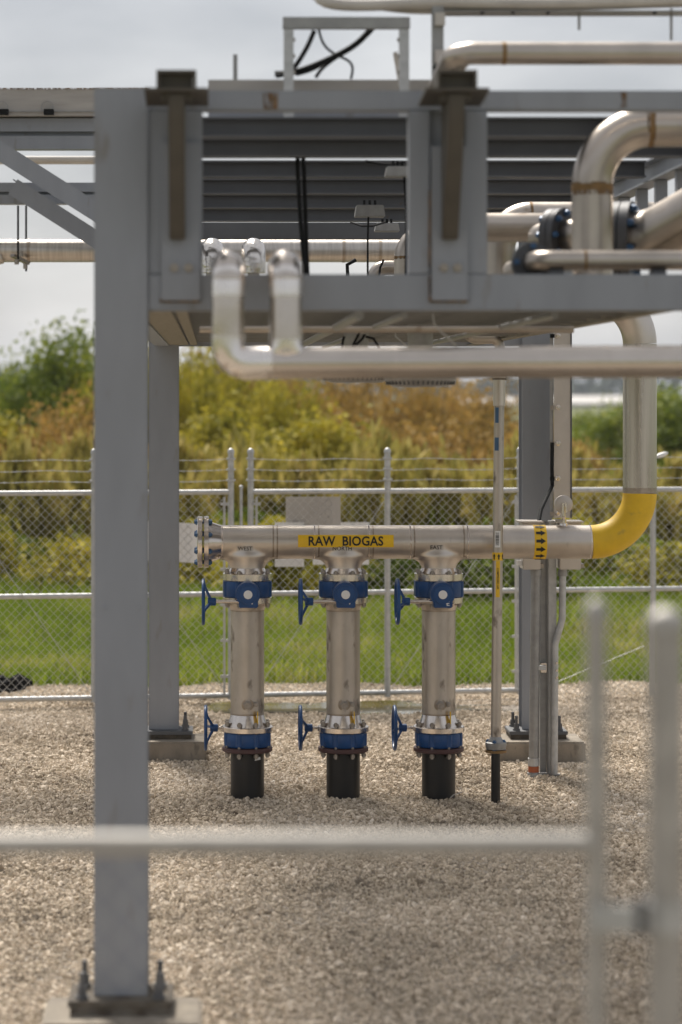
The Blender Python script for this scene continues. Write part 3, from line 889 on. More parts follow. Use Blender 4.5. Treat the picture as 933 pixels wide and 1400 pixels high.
# ------------------------------------------------------------------ steel skid on concrete piers
XL, XR = -0.36, 2.35
YN, YF = 10.35, 18.5      # front faces of near and far column rows
PIER = 0.146
def pier(x, y, label):
    o = MB().box(x - 0.32, x + 0.32, y - 0.23, y + 0.24, -0.05, PIER).build('concrete_pier', M_CONC, bevel=0.012)
    return tag(o, label, 'concrete pier')
pier(XL, YN, 'concrete pier with stained base plate under the front corner column of the skid')
pier(XL, YF, 'low concrete pier under the rear steel column behind the first valve')
pier(XR, YF, 'low concrete pier under the rear steel column behind the conduits')
pier(XR, YN, 'concrete pier under the front column beyond the thick near gate post')

skid = thing('steel_skid', (XL, YN, PIER), 'grey painted steel skid frame raised on columns above the gravel', 'steel frame')
Z_LOW, Z_LOWT, Z_TOP = 2.977, 3.124, 3.874
BOLT_ME = None
def anchor_bolt_mesh():
    mb = MB()
    mb.lathe((0, 0, 0), (0, 0, 1), [(0, 0.026), (0.012, 0.026)], 16)
    mb.lathe((0, 0, 0.012), (0, 0, 1), [(0, 0.020), (0.020, 0.020)], 6)
    mb.lathe((0, 0, 0.032), (0, 0, 1), [(0, 0.019), (0.018, 0.019)], 6)
    mb.lathe((0, 0, 0.05), (0, 0, 1), [(0, 0.0115), (0.055, 0.0115)], 10)
    o = mb.build('anchor_bolt', M_STEEL_DARK); me = o.data
    bpy.data.objects.remove(o)
    return me
ABOLT = anchor_bolt_mesh()
def column(x, y):
    col = MB().ibeam((x, y + 0.105, PIER + 0.06), (x, y + 0.105, Z_TOP), 0.21, 0.217, 0.016, 0.011, up=(0, 1, 0)).build('column', M_STEEL, skid, bevel=0.002)
    MB().box(x - 0.20, x + 0.20, y - 0.085, y + 0.215, PIER + 0.003, PIER + 0.032).build('grout_pad', M_GROUT, col)
    MB().box(x - 0.21, x + 0.21, y - 0.095, y + 0.225, PIER + 0.033, PIER + 0.059).build('base_plate', M_GROUT if y < 12 else M_STEEL_DARK, col, bevel=0.003)
    for sx in (-1, 1):
        for yy in (y - 0.045, y + 0.175):
            place('anchor_bolt', ABOLT, (x + sx * 0.155, yy, PIER + 0.060), col)
    return col
XN = XL - 0.008
column(XN, YN); column(XR, YN); column(XL + 0.012, YF); column(XR, YF)
# splice bolts on the near column
for dx in (-0.067, 0.073):
    MB().lathe((XN + dx, YN, PZ(831, YN)), (0, -1, 0), [(-0.002, 0.009), (0.003, 0.009), (0.005, 0.005)], 12).build('plug_bolt', M_STEEL, skid)

def hbeam(y0, y1, z0, z1, x0, x1, m=None, name='beam'):
    return MB().box(x0, x1, y0, y1, z0, z1).build(name, m or M_STEEL, skid, bevel=0.005)
# near frame
hbeam(YN + 0.012, YN + 0.12, Z_LOW, Z_LOWT, XN + 0.1095, XR - 0.112, name='lower_beam')
hbeam(YN + 0.02, YN + 0.12, PZ(150, YN), PZ(123, YN), XN + 0.1095, XR - 0.112, name='upper_beam')
# far frame
hbeam(YF + 0.05, YF + 0.16, Z_LOW, Z_LOWT, XL + 0.112, XR - 0.112, name='lower_beam')
hbeam(YF + 0.05, YF + 0.16, Z_TOP - 0.12, Z_TOP, XL + 0.112, XR - 0.112, M_STEEL_DARK, name='upper_beam')  # darker steel paints the shade under the roof into this beam
# side frames
MB().ibeam((XL, YN + 0.213, Z_LOW + 0.074), (XL, YF - 0.003, Z_LOW + 0.074), 0.145, 0.10, 0.011, 0.008).build('side_beam', M_STEEL, skid)
MB().ibeam((XR, YN + 0.213, 3.43), (XR, YF - 0.003, 3.43), 0.08, 0.08, 0.010, 0.008).build('side_beam', M_STEEL, skid)
for x, zl in ((XL, Z_LOWT + 0.002), (XR, 3.472)):
    MB().ibeam((x, YN + 0.213, Z_TOP - 0.06), (x, YF - 0.003, Z_TOP - 0.06), 0.115, 0.10, 0.010, 0.008).build('side_beam', M_STEEL, skid)
    for i, y in enumerate(np.linspace(11.6, 17.6, 11)):
        MB().box(x - 0.03, x + 0.03, y - 0.035, y + 0.035, zl, Z_TOP - 0.12).build('side_post', M_STEEL, skid, bevel=0.003)
# ceiling cross beams
for y in (11.4, 12.35, 13.55, 14.7, 15.85, 17.05):
    MB().ibeam((XL + 0.052, y + 0.05, Z_TOP - 0.046), (XR - 0.052, y + 0.05, Z_TOP - 0.046), 0.088, 0.11, 0.009, 0.008).build('cross_beam', M_STEEL_DARK, skid)  # same steel as the frame, shade put into its colour
# floor joists, soffit angles and grating
XG = 1.88
for y in np.arange(10.75, 18.4, 0.48):
    MB().ibeam((XL + 0.052, y, 3.045), (XG - 0.03, y, 3.045), 0.10, 0.06, 0.008, 0.006).build('floor_joist', M_GRATE, skid)
MB().ibeam((XG, YN + 0.125, 3.035), (XG, YF + 0.045, 3.035), 0.11, 0.055, 0.008, 0.006).build('side_beam', M_WOODISH, skid)
MB().box(XL + 0.055, XL + 0.19, YN + 0.125, YF + 0.045, 2.985, 2.992).build('soffit_plate', M_WOODISH, skid)
MB().box(XL + 0.205, XL + 0.255, YN + 0.125, YF + 0.045, 2.985, 2.992).build('soffit_plate', M_WOODISH, skid)
mb = MB()
for y in np.arange(YN + 0.14, YF + 0.03, 0.040):
    mb.box(XL + 0.055, XG - 0.03, y, y + 0.006, 3.098, 3.123)
for x in np.arange(XL + 0.10, XG - 0.05, 0.10):
    mb.box(x, x + 0.008, YN + 0.13, YF + 0.04, 3.113, 3.1225)
tag(mb.build('floor_grating', M_GRATE, skid, smooth=0), kind='stuff')
for px, D_, r in ((455, 13.0, 0.020), (520, 12.2, 0.014), (660, 13.5, 0.016)):   # small lines clipped under the floor
    MB().cyl((PX(px, D_), YN + 0.3, 2.965), (PX(px, D_), YF - 0.1, 2.965), r, seg=12).build('service_line', M_GALV_D, skid)
MB().cyl((XL + 0.3, 12.6, 2.955), (XG - 0.1, 12.6, 2.955), 0.018, seg=12).build('service_line', M_PIPE_B, skid)
# near uprights: closed panel beside the column, channel post further along
yb = YN + 0.018
zb, zt_ = Z_LOWT + 0.002, PZ(150, YN) - 0.002
MB().box(XN + 0.1095, PX(277, YN), yb, yb + 0.09, zb, zt_).build('upright', M_STEEL, skid, bevel=0.003)
for a0, a1 in ((560, 588), (637, 667)):
    MB().box(PX(a0, YN), PX(a1, YN), yb - 0.004, yb + 0.10, zb, zt_).build('upright', M_STEEL, skid, bevel=0.003)
MB().box(PX(588, YN) + 0.002, PX(637, YN) - 0.002, yb + 0.05, yb + 0.06, zb, zt_).build('web_plate', M_STEEL, skid)
# lug plates with two bolts, rusty edge
for a0, a1, py0 in ((221, 274, 195), (590, 640, 200)):
    x0, x1 = PX(a0, YN), PX(a1, YN)
    MB().box(x0, x1, YN - 0.016, YN + 0.010, PZ(411, YN), PZ(py0, YN)).build('lug_plate', M_STEEL, skid, bevel=0.003)
    MB().box(x0 - 0.006, x1 + 0.004, YN - 0.003, YN + 0.0105, PZ(413.5, YN), PZ(408, YN)).build('rust_line', M_RUST, skid)
    for dx in (0.33, 0.70):
        MB().lathe((x0 + (x1 - x0) * dx, YN - 0.016, PZ(366, YN)), (0, -1, 0), [(0, 0.02), (0.006, 0.02), (0.0065, 0.014), (0.016, 0.014)], 6).build('bolt', M_BOLT, skid)
MB().box(PX(586.5, YN), PX(589.0, YN), YN - 0.004, YN + 0.0108, PZ(411, YN), PZ(260, YN)).build('rust_line', M_RUST, skid)
MB().box(PX(360, YN), PX(380, YN), YN + 0.0175, YN + 0.0195, PZ(149, YN), PZ(126, YN)).build('rust_patch', M_RUST, skid)
MB().box(PX(850, YN), PX(858, YN), YN + 0.0175, YN + 0.0195, PZ(146, YN), PZ(125, YN)).build('rust_patch', M_RUST, skid)

# cantilever brackets that stick out towards the gate
def bracket(pc, label):
    x = PX(pc, YN)
    t = thing('support_bracket', (x, YN, 3.25), label, 'bracket', None)
    yf = YN - 0.36
    # sloping shelf
    MB().prism([(x - 0.125, YN - 0.018, 3.80), (x - 0.125, YN - 0.018, 3.812), (x - 0.125, yf, 3.835), (x - 0.125, yf, 3.823)], (0.25, 0, 0)).build('shelf', M_OLIVE, t)
    # stub on top: a short channel
    mb = MB()
    mb.box(x - 0.078, x + 0.078, yf + 0.002, yf + 0.16, 3.893, 3.905)
    mb.box(x - 0.078, x - 0.066, yf + 0.002, yf + 0.16, 3.837, 3.892)
    mb.box(x + 0.066, x + 0.078, yf + 0.002, yf + 0.16, 3.837, 3.892)
    mb.box(x - 0.065, x + 0.065, yf + 0.05, yf + 0.06, 3.837, 3.892)
    mb.build('top_stub', M_OLIVE, t)
    # tapering fin
    w = 0.064
    MB().prism([(x - w / 2, YN - 0.018, 3.262), (x - w / 2, YN - 0.06, 3.262), (x - w / 2, yf + 0.03, 3.70), (x - w / 2, yf + 0.03, 3.818), (x - w / 2, YN - 0.018, 3.798)], (w, 0, 0)).build('fin', M_OLIVE, t, bevel=0.003)
    for sx in (-1, 1):
        MB().prism([(x + sx * 0.033, yf + 0.05, 3.79), (x + sx * 0.060, yf + 0.05, 3.79), (x + sx * 0.060, yf + 0.05, 3.822), (x + sx * 0.033, yf + 0.05, 3.822)], (0, 0.2, 0)).build('stiffener', M_OLIVE, t)
    return t
bracket(243, 'dark T shaped support bracket on the corner post above the front column')
bracket(614, 'dark T shaped support bracket on the channel post between the two pipe openings')

# ------------------------------------------------------------------ rack behind, left
DR = 19.5
rack = thing('pipe_rack', (PX(-400, DR), DR, 0), 'grey steel pipe rack with diagonal braces behind the skid', 'steel frame')
xl, xr = PX(-900, DR), PX(232, DR)
MB().ibeam((xl, DR, PZ(184, DR)), (xr, DR, PZ(184, DR)), PZ(163, DR) - PZ(205, DR), 0.14, 0.10, 0.02).build('beam', M_STEEL, rack)
MB().ibeam((xl, DR, PZ(265, DR)), (xr, DR, PZ(265, DR)), PZ(251, DR) - PZ(280, DR), 0.12, 0.07, 0.02).build('beam', M_STEEL, rack)
for px in (-900, -420, 224):
    MB().ibeam((PX(px, DR), DR + 0.21, 0), (PX(px, DR), DR + 0.21, PZ(163, DR)), 0.19, 0.2, 0.014, 0.01, up=(0, 1, 0)).build('column', M_STEEL, rack)
for (a, b_, D, w) in (((222, 347), (-260, 42), 18.95, 0.135), ((222, 385), (18, 255), 19.3, 0.13)):
    MB().obox(P(*a, D), P(*b_, D), 0.008, w, up=(0, 0, 1)).obox(P(*a, D) + Vector((0, 0.05, 0.055)), P(*b_, D) + Vector((0, 0.05, 0.055)), 0.09, 0.008).build('diagonal_brace', M_STEEL, rack)

def tray(px0, px1, py0, py1, D, depth, label):
    t = thing('cable_tray', (PX(px0, D), D, PZ(py1, D)), label, 'cable tray')
    x0, x1, z0, z1 = PX(px0, D), PX(px1, D), PZ(py1, D), PZ(py0, D)
    mb = MB().box(x0, x1, D, D + 0.006, z0, z1)
    mb.build('side_rail', M_TRAY, t)
    MB().box(x0, x1, D + depth, D + depth + 0.006, z0, z1).build('side_rail', M_TRAY, t)
    MB().box(x0, x1, D + 0.007, D + depth - 0.001, z0, z0 + 0.006).build('tray_floor', M_TRAY, t)
    MB().box(x0, x1, D - 0.014, D - 0.001, z0 + (z1 - z0) * 0.14, z0 + (z1 - z0) * 0.17).build('lip', M_GALV_D, t)
    MB().box(x0, x1, D - 0.012, D + 0.02, z1 + 0.001, z1 + 0.009).build('lip', M_RUST, t)
    return t
tr = tray(-900, 205, 122, 158, 19.35, 0.4, 'weathered beige cable tray on top of the rear pipe rack')
for px in (5, 67):
    p = P(px, 151, 19.33)
    MB().box(p.x - 0.035, p.x + 0.04, 19.27, 19.335, p.z - 0.035, p.z + 0.005).build('clip', M_RUBBER, tr)
    MB().ring((p.x - 0.01, 19.3, p.z + 0.02), (0, 1, 0), 0.045, 0.004, 16, 5).build('wire_tie', M_GALV_D, tr)
o = MB().cyl((PX(-900, 20.6), 20.6, PZ(219, 20.6)), (PX(215, 20.6), 20.6, PZ(219, 20.6)), 0.033).build('conduit_pipe', M_HOSE)
tag(o, 'thin pale conduit running behind the diagonal braces of the rear rack', 'pipe')

def flange_bolts(c, axis, R, n, r, ln, m, parent, rot=0.2, name='bolt', seg=6):
    c, ax = Vector(c), Vector(axis).normalized()
    u = ax.orthogonal().normalized(); w = ax.cross(u)
    me = None
    for k in range(n):
        a = rot + 2 * math.pi * k / n
        p = c + u * (R * math.cos(a)) + w * (R * math.sin(a))
        if me is None:
            o = MB().cyl(-ax * (ln / 2), ax * (ln / 2), r * 0.62, seg=8).cyl(-ax * (ln / 2 - r * 0.5), -ax * (ln / 2 - r * 1.7), r, seg=seg).cyl(ax * (ln / 2 - r * 0.5), ax * (ln / 2 - r * 1.7), r, seg=seg).build(name, m, parent)
            off = WLOC[o.name].copy(); me = o.data
            bpy.data.objects.remove(o)
        place(name, me, p + off, parent)

# big galvanised pipe along the rear rack
D = 19.9
t = thing('galvanised_pipe', (PX(-900, D), D, PZ(343, D)), 'long spiral galvanised pipe running along the rear rack', 'pipe')
MB().cyl((PX(-900, D), D, PZ(343, D)), (PX(548, D), D, PZ(343, D)), 15.5 * D / FPX, seg=32).build('pipe', M_GALV_PIPE, t)
for px in (40, 470, 520):
    MB().cyl((PX(px, D) - 0.012, D, PZ(343, D)), (PX(px, D) + 0.012, D, PZ(343, D)), 16.1 * D / FPX, seg=32).build('seam_band', M_WELD, t)
MB().tube([(PX(-35, D), D, PZ(345, D)), (PX(-12, D), D - 0.05, PZ(357, D)), (PX(4, D), D - 0.05, PZ(352, D))], 0.05, 10).build('branch_stub', M_GALV_PIPE, t)
t = thing('pipe_hanger', (PX(30, 19.7), 19.7, PZ(358, 19.7)), 'threaded rod hanger clamped round the galvanised pipe', 'pipe hanger')
MB().cyl((PX(25, 19.7), 19.7, PZ(360, 19.7)), (PX(25, 19.7), 19.7, PZ(281, 19.7)), 0.008, seg=8).build('rod', M_RUBBER, t)
MB().cyl((PX(36, 20.1), 20.1, PZ(371, 20.1)), (PX(36, 20.1), 20.1, PZ(281, 20.1)), 0.008, seg=8).build('rod', M_RUBBER, t)
MB().obox(P(17, 349, 19.68), P(40, 361, 19.9) + Vector((0, -0.1, 0)), 0.04, 0.025).build('clamp', M_BOLT, t)
for px, py in ((23, 358), (35, 364), (29, 347)):
    c = P(px, py, 19.68)
    MB().lathe(c, (0, 0, 1), [(-0.02, 0.018), (0.02, 0.018)], 6).build('nut', M_BOLT, t)

# ------------------------------------------------------------------ pipes inside the skid
def pipe_run(name, label, pts, r, m, R=None, seg=32, n=12, welds=(), wm=None, cat='pipe'):
    pts = [Vector(p) for p in pts]
    t = thing(name, pts[0], label, cat)
    MB().tube(bend(pts, R, n) if R else pts, r, seg).build('pipe', m, t)
    for p, ax, w in welds:
        ax = Vector(ax).normalized(); p = Vector(p)
        MB().cyl(p - ax * (w / 2), p + ax * (w / 2), r * 1.012, seg=seg).build('weld', wm or M_WELDRUST, t)
        if r > 0.07:
            MB().tube([p - ax * (w * 1.2), p + ax * (w * 0.8)], r * 1.006, seg, cap=False).build('heat_tint', M_RUST, t)
    return t

# large pipe that rises from the floor and turns right
D = 11.35
rr_ = 28 * D / FPX
p0, p1, p2 = P(810, 385, D), P(810, 173, D), P(1180, 173, D)
p0.z = 3.126
pipe_run('process_pipe', 'large beige process pipe rising from the floor and turning over with rusty welds', [p0, p1, p2], rr_, M_PIPE_B, 80 * D / FPX,
         welds=[(P(810, 257, D), (0, 0, 1), 0.028), (P(888, 173, D), (1, 0, 0), 0.02)])
# slim pipe along the near floor beam
D = 10.62
z_ = PZ(356, D)
t = pipe_run('small_process_pipe', 'slim pale pipe lying just above the near floor beam', [(PX(735, D), D + 0.9, z_), (PX(735, D), D, z_), (PX(1150, D), D, z_)], 13.5 * D / FPX, M_PIPE_B, 0.07,
             welds=[(P(800, 356, D), (1, 0, 0), 0.012)])
c = Vector((PX(735, D), D + 0.16, z_))
MB().cyl(c, c + Vector((0, 0.03, 0)), 0.085, seg=32).build('flange', M_DKGREY, t)
MB().cyl(c + Vector((0, 0.034, 0)), c + Vector((0, 0.064, 0)), 0.085, seg=32).build('flange', M_DKGREY, t)
flange_bolts(c + Vector((0, 0.03, 0)), (0, 1, 0), 0.068, 4, 0.014, 0.12, M_BLUEBOLT, t, 0.8)
for px in (760, 900):
    MB().box(PX(px, D) - 0.03, PX(px, D) + 0.03, D - 0.03, D + 0.05, Z_LOWT + 0.001, z_ - 13.5 * D / FPX).build('saddle', M_DKGREY, t)
# fat elbow with a flange
D = 12.0
t = pipe_run('flanged_elbow_pipe', 'fat beige elbow pipe with a dark bolted flange beside the large process pipe', [P(800, 330, 12.1), P(890, 328, 12.0), P(975, 280, 11.7), P(1110, 190, 11.6)], 0.135, M_PIPE_B, 0.25)
c = P(852, 329, 12.04)
ax = (P(890, 328, 12.0) - P(800, 330, 12.1)).normalized()
MB().cyl(c - ax * 0.045, c - ax * 0.003, 0.185, seg=40).build('flange', M_DKGREY, t)
MB().cyl(c + ax * 0.003, c + ax * 0.045, 0.185, seg=40).build('flange', M_DKGREY, t)
flange_bolts(c, ax, 0.155, 8, 0.018, 0.15, M_BLUEBOLT, t, 0.3)
c = P(764, 323, 12.3)
t = pipe_run('flanged_pipe', 'short pipe with a blue bolted flange half hidden behind the large process pipe', [P(742, 326, 12.6), P(764, 323, 12.3), P(795, 320, 12.2)], 0.075, M_PIPE_B)
ax = Vector((0.8, -0.6, 0)).normalized()
MB().cyl(c - ax * 0.035, c - ax * 0.002, 0.135, seg=36).build('flange', M_DKGREY, t)
MB().cyl(c + ax * 0.002, c + ax * 0.035, 0.135, seg=36).build('flange', M_DKGREY, t)
flange_bolts(c, ax, 0.11, 8, 0.016, 0.12, M_BLUEBOLT, t, 0.1)
# pipes further back
D = 13.3
pipe_run('process_pipe', 'beige pipe crossing behind the large process pipe, the lower of a pair', [P(575, 311, D), P(1150, 311, D)], 20 * D / FPX, M_PIPE_B)
D = 14.2
pipe_run('process_pipe', 'beige pipe with a rounded elbow end, the upper of a pair', [P(684, 420, D), P(684, 297, D), P(1100, 297, D)], 21 * D / FPX, M_PIPE_B, 0.17, welds=[(P(726, 297, D), (1, 0, 0), 0.008)])
D = 15.2
p = P(556, 395, D); p.z = 3.126
pipe_run('process_pipe', 'beige elbow pipe rising beside the channel post near the hanging cable', [p, P(556, 322, D), P(660, 322, D)], 17 * D / FPX, M_PIPE_B, 0.14, welds=[(P(556, 352, D), (0, 0, 1), 0.01)])
D = 16.4
p = P(512, 395, D); p.z = 3.126
pipe_run('small_process_pipe', 'short pale riser pipe under the junction box in the skid', [p, P(512, 366, D), P(545, 366, D)], 10 * D / FPX, M_PIPE_B, 0.075)
D = 14.8
p = P(700, 395, D); p.z = 3.126
pipe_run('small_process_pipe', 'short beige riser pipe behind the dark small flange', [p, P(690, 340, D), P(690, 325, D)], 9 * D / FPX, M_PIPE_B)

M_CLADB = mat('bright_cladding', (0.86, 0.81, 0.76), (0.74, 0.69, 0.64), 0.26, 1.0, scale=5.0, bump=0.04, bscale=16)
# two silver clad risers tied into one header in front of the skid
D = 9.95
R_C = 22.3 * D / FPX
hz = PZ(497, D)
clad = thing('clad_pipe', (PX(312, D), D, hz), 'silver clad insulated pipe with two risers in front of the floor beam', 'insulated pipe')
zt2 = PZ(362, D)
x1_, x2_ = PX(312, D), PX(391, D)
MB().tube(bend([(PX(1250, D), D, hz + 0.012), (x1_, D, hz), (x1_, D, PZ(430, D))], 0.072, 5), R_C, 36).build('header', M_CLAD, clad)
MB().tube(bend([(x1_, D, PZ(430, D)), (x1_, D, zt2), (x1_, D + 0.30, zt2)], 0.080, 6), R_C, 36).build('riser', M_CLAD, clad)
MB().tube(bend([(x2_, D, hz + R_C * 0.7), (x2_, D, zt2), (x2_, D + 0.30, zt2)], 0.080, 6), R_C * 0.99, 36).build('riser', M_CLAD, clad)
for xx in (x1_, x2_):
    MB().cyl((xx, D, PZ(408, D)), (xx, D, PZ(405, D)), R_C * 1.03, seg=36).build('seam_band', M_POL, clad)
    MB().cyl((xx, D, PZ(381, D)), (xx, D, PZ(379, D)), R_C * 1.025, seg=36).build('seam_band', M_POL, clad)
MB().cyl((x1_, D, PZ(462, D)), (x1_, D, PZ(458, D)), R_C * 1.03, seg=36).build('seam_band', M_POL, clad)
vs_ = []
for zz, rx_, ry_ in ((hz + R_C * 0.50, 1.46, 0.87), (hz + R_C * 0.80, 1.26, 0.97), (hz + R_C * 1.0, 1.14, 1.0), (hz + R_C * 1.2, 1.06, 1.02), (PZ(464, D), 1.03, 1.03)):
    vs_ += [(x2_ + R_C * rx_ * math.cos(k * math.pi / 18), D + R_C * ry_ * math.sin(k * math.pi / 18), zz) for k in range(36)]
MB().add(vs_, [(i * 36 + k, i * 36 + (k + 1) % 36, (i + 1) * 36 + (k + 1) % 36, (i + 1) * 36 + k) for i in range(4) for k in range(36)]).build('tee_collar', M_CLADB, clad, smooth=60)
for px in (368, 540, 750, 830):
    MB().cyl((PX(px, D) - 0.006, D, hz + 0.0045 * (px - 312) / 350), (PX(px, D) + 0.006, D, hz + 0.0045 * (px - 312) / 350), R_C * 1.02, seg=36).build('seam_band', M_CLAD, clad)
for xx in (x1_, x2_):
    MB().tube([(xx, D + 0.31, zt2), (xx, D + 0.7, zt2 + 0.02)], R_C * 0.97, 30).build('back_run', M_CLAD, clad)

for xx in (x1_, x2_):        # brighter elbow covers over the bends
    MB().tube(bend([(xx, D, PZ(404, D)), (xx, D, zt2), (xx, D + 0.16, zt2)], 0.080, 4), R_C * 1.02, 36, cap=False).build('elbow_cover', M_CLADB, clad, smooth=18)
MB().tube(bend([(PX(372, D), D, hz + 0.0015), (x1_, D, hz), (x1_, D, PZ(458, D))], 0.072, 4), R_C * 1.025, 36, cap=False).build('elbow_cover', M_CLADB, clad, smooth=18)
# foil wrapped elbows further back
for px, lab in ((290, 'crinkled foil wrapped elbow beside the corner post under the rear pipe'), (347, 'crinkled foil wrapped elbow between the two silver risers under the rear pipe')):
    D = 17.3
    c = P(px, 341, D)
    t = thing('foil_elbow_pipe', (c.x, D, 3.126), lab, 'pipe')
    MB().tube(bend([(c.x, D, c.z - 0.16), (c.x, D, c.z), (c.x, D + 0.35, c.z)], 0.08, 9), 0.083, 24).build('foil_elbow', M_FOIL, t)
    MB().cyl((c.x, D, 3.126), (c.x, D, c.z - 0.155), 0.04, seg=20).build('stem_pipe', M_GALV_PIPE, t)
    MB().tube([(c.x, D + 0.345, c.z), (c.x, 19.8, c.z)], 0.05, 20).build('back_run', M_GALV_PIPE, t)

# hanging cables and junction boxes
def cable(pts, r, label, name='black_cable'):
    o = MB().tube([Vector(p) for p in pts], r, 8).build(name, M_RUBBER)
    return tag(o, label, 'cable')
D = 12.45
cable([P(408, 178, D), P(407, 230, D), P(411, 300, D), P(416, 360, D), P(417, 386, D)], 0.011, 'thick black cable hanging between the ceiling beams and the second silver riser')
cable([P(412, 178, D + .05), P(416, 235, D + .05), P(418, 300, D + .05), P(420, 360, D + .05), P(421, 386, D + .05)], 0.011, 'second strand of thick black cable hanging beside its twin')
def jbox(px0, px1, py0, py1, D, label):
    t = thing('junction_box', (PX((px0 + px1) / 2, D), D, PZ(py1, D)), label, 'junction box')
    x0, x1, z0, z1 = PX(px0, D), PX(px1, D), PZ(py1, D), PZ(py0, D)
    MB().prism([(x0 - 0.01, D, z0), (x1 + 0.01, D, z0), (x1, D, z1), (x0, D, z1)], (0, 0.12, 0)).build('housing', M_GALV_D, t, bevel=0.004)
    for k in range(3):
        xx = x0 + (x1 - x0) * (0.3 + 0.2 * k)
        MB().cyl((xx, D + 0.05, z1 - 0.002), (xx, D + 0.05, z1 + 0.03), 0.008, seg=8).build('gland', M_RUBBER, t)
    return t
jbox(488, 525, 280, 296, 15.0, 'pale junction box hung under a ceiling beam with one straight cable')
jbox(530, 560, 227, 241, 13.3, 'pale junction box hung beside the channel post high under the ceiling')
jbox(515, 545, 305, 316, 16.6, 'small far junction box under the last ceiling beams')
cable([P(504, 296, 15.05), P(503, 330, 15.05), P(503, 400, 15.05)], 0.006, 'thin straight black cable dropping from the junction box')
cable([P(553, 241, 13.35), P(556, 290, 13.35), P(555, 390, 13.35)], 0.007, 'thin black cable dropping beside the channel post')
cable([P(480, 304, 15.4), P(495, 309, 15.3), P(510, 309, 15.3), P(527, 304, 15.4)], 0.006, 'short black cable looped between ceiling beams behind the junction box')
cable([P(500, 220, 13.4), P(520, 224, 13.4), P(535, 225, 13.4), P(558, 221, 13.4)], 0.006, 'black cable sagging under the high ceiling beam')
cable([P(487, 355, 16.0), P(475, 362, 16.0), P(476, 385, 16.0)], 0.012, 'short thick black cable loop above the floor beam')
cable([P(525, 355, 16.0), P(520, 366, 16.0), P(518, 385, 16.0)], 0.007, 'short thin black cable curve above the floor beam')
# wires under the floor
D = 13.6
for i, (pp, lab) in enumerate(((((468, 478), (469, 466), (471, 460)), 'short black wire end poking below the floor beside the bundle'),
                              (((482, 474), (489, 460), (495, 448)), 'black wire slanting up from the bundle under the floor'),
                              (((484, 474), (496, 463), (499, 456)), 'forked black wire end in the bundle under the floor'),
                              (((500, 460), (511, 463), (519, 476)), 'arched black wire in the bundle under the floor'),
                              (((568, 428), (577, 441), (570, 452), (569, 478)), 'kinked black cable dropping below the floor under the channel post'))):
    cable([P(a, b, D) for a, b in pp], 0.007 if i < 4 else 0.012, lab)
def steel_wire(pts, label):
    o = MB().tube([Vector(p) for p in pts], 0.004, 6).build('steel_wire', M_GALV)
    tag(o, label, 'wire')
steel_wire([P(499, 447, 13.6), P(540, 447, 13.6), P(541, 460, 13.6), P(562, 478, 13.6)], 'bent bright wire hanging under the floor beside the black bundle')
steel_wire([P(592, 429, 11.5), P(594, 443, 11.5), P(600, 450, 11.5), P(625, 474, 11.5)], 'bent bright wire under the floor below the channel post')

# round ribbed vents under the floor
def vent(px, D, zb_, r, label):
    x = PX(px, D)
    t = thing('ribbed_vent', (x, D, zb_), label, 'vent')
    MB().lathe((x, D, 0), (0, 0, 1), [(zb_, r * 0.72), (zb_ + 0.012, r * 0.9), (zb_ + 0.035, r), (zb_ + 0.085, r * 1.0), (zb_ + 0.09, r * 0.8)], 48).build('bowl', M_GALV_D, t)
    MB().cyl((x, D, zb_ + 0.09), (x, D, 3.0), r * 0.35, seg=24).build('neck', M_GALV_D, t)
    mb = MB()
    for k in range(44):
        a = 2 * math.pi * k / 44
        mb.obox((x + math.cos(a) * r * 0.93, D + math.sin(a) * r * 0.93, zb_ + 0.012), (x + math.cos(a) * r * 1.012, D + math.sin(a) * r * 1.012, zb_ + 0.075), 0.008, 0.01, up=(math.cos(a), math.sin(a), 0.5))
    tag(mb.build('ribs', M_DKGREY, t, smooth=0), kind='stuff')
vent(575, 13.2, PZ(529, 13.2), 0.185, 'round ribbed grey vent under the floor, half hidden by the silver pipe')
vent(487, 14.0, PZ(523, 14.0), 0.19, 'flatter round grey vent beside the ribbed one under the floor')

# ------------------------------------------------------------------ things on top of the skid
D = 11.46
s_ = D / FPX
port = thing('strut_portal', (PX(474, D), D, Z_TOP), 'galvanised strut portal standing on top of the skid', 'strut frame')
zt3 = PZ(23, D)
for px in (395, 553):
    mb = MB()
    x = PX(px, D)
    mb.box(x - 0.022, x + 0.022, D, D + 0.004, Z_TOP + 0.004, zt3 - 0.056)
    mb.box(x - 0.022, x - 0.018, D + 0.005, D + 0.04, Z_TOP + 0.004, zt3 - 0.056)
    mb.box(x + 0.018, x + 0.022, D + 0.005, D + 0.04, Z_TOP + 0.004, zt3 - 0.056)
    mb.build('leg', M_GALV, port)
    MB().box(x - 0.06, x + 0.06, D - 0.01, D + 0.06, Z_TOP + 0.0005, Z_TOP + 0.0035).build('foot_plate', M_GALV, port)
    k = 1 if px < 470 else -1
    for z in np.linspace(Z_TOP + 0.06, zt3 - 0.1, 5):
        MB().box(min(x + k * 0.022, x + k * 0.030), max(x + k * 0.022, x + k * 0.030), D + 0.012, D + 0.032, z - 0.008, z + 0.008).build('slot_nut', M_BOLT, port)
MB().box(PX(387, D), PX(561, D), D - 0.001, D + 0.042, zt3 - 0.052, zt3).build('top_bar', M_GALV_D, port, bevel=0.002)
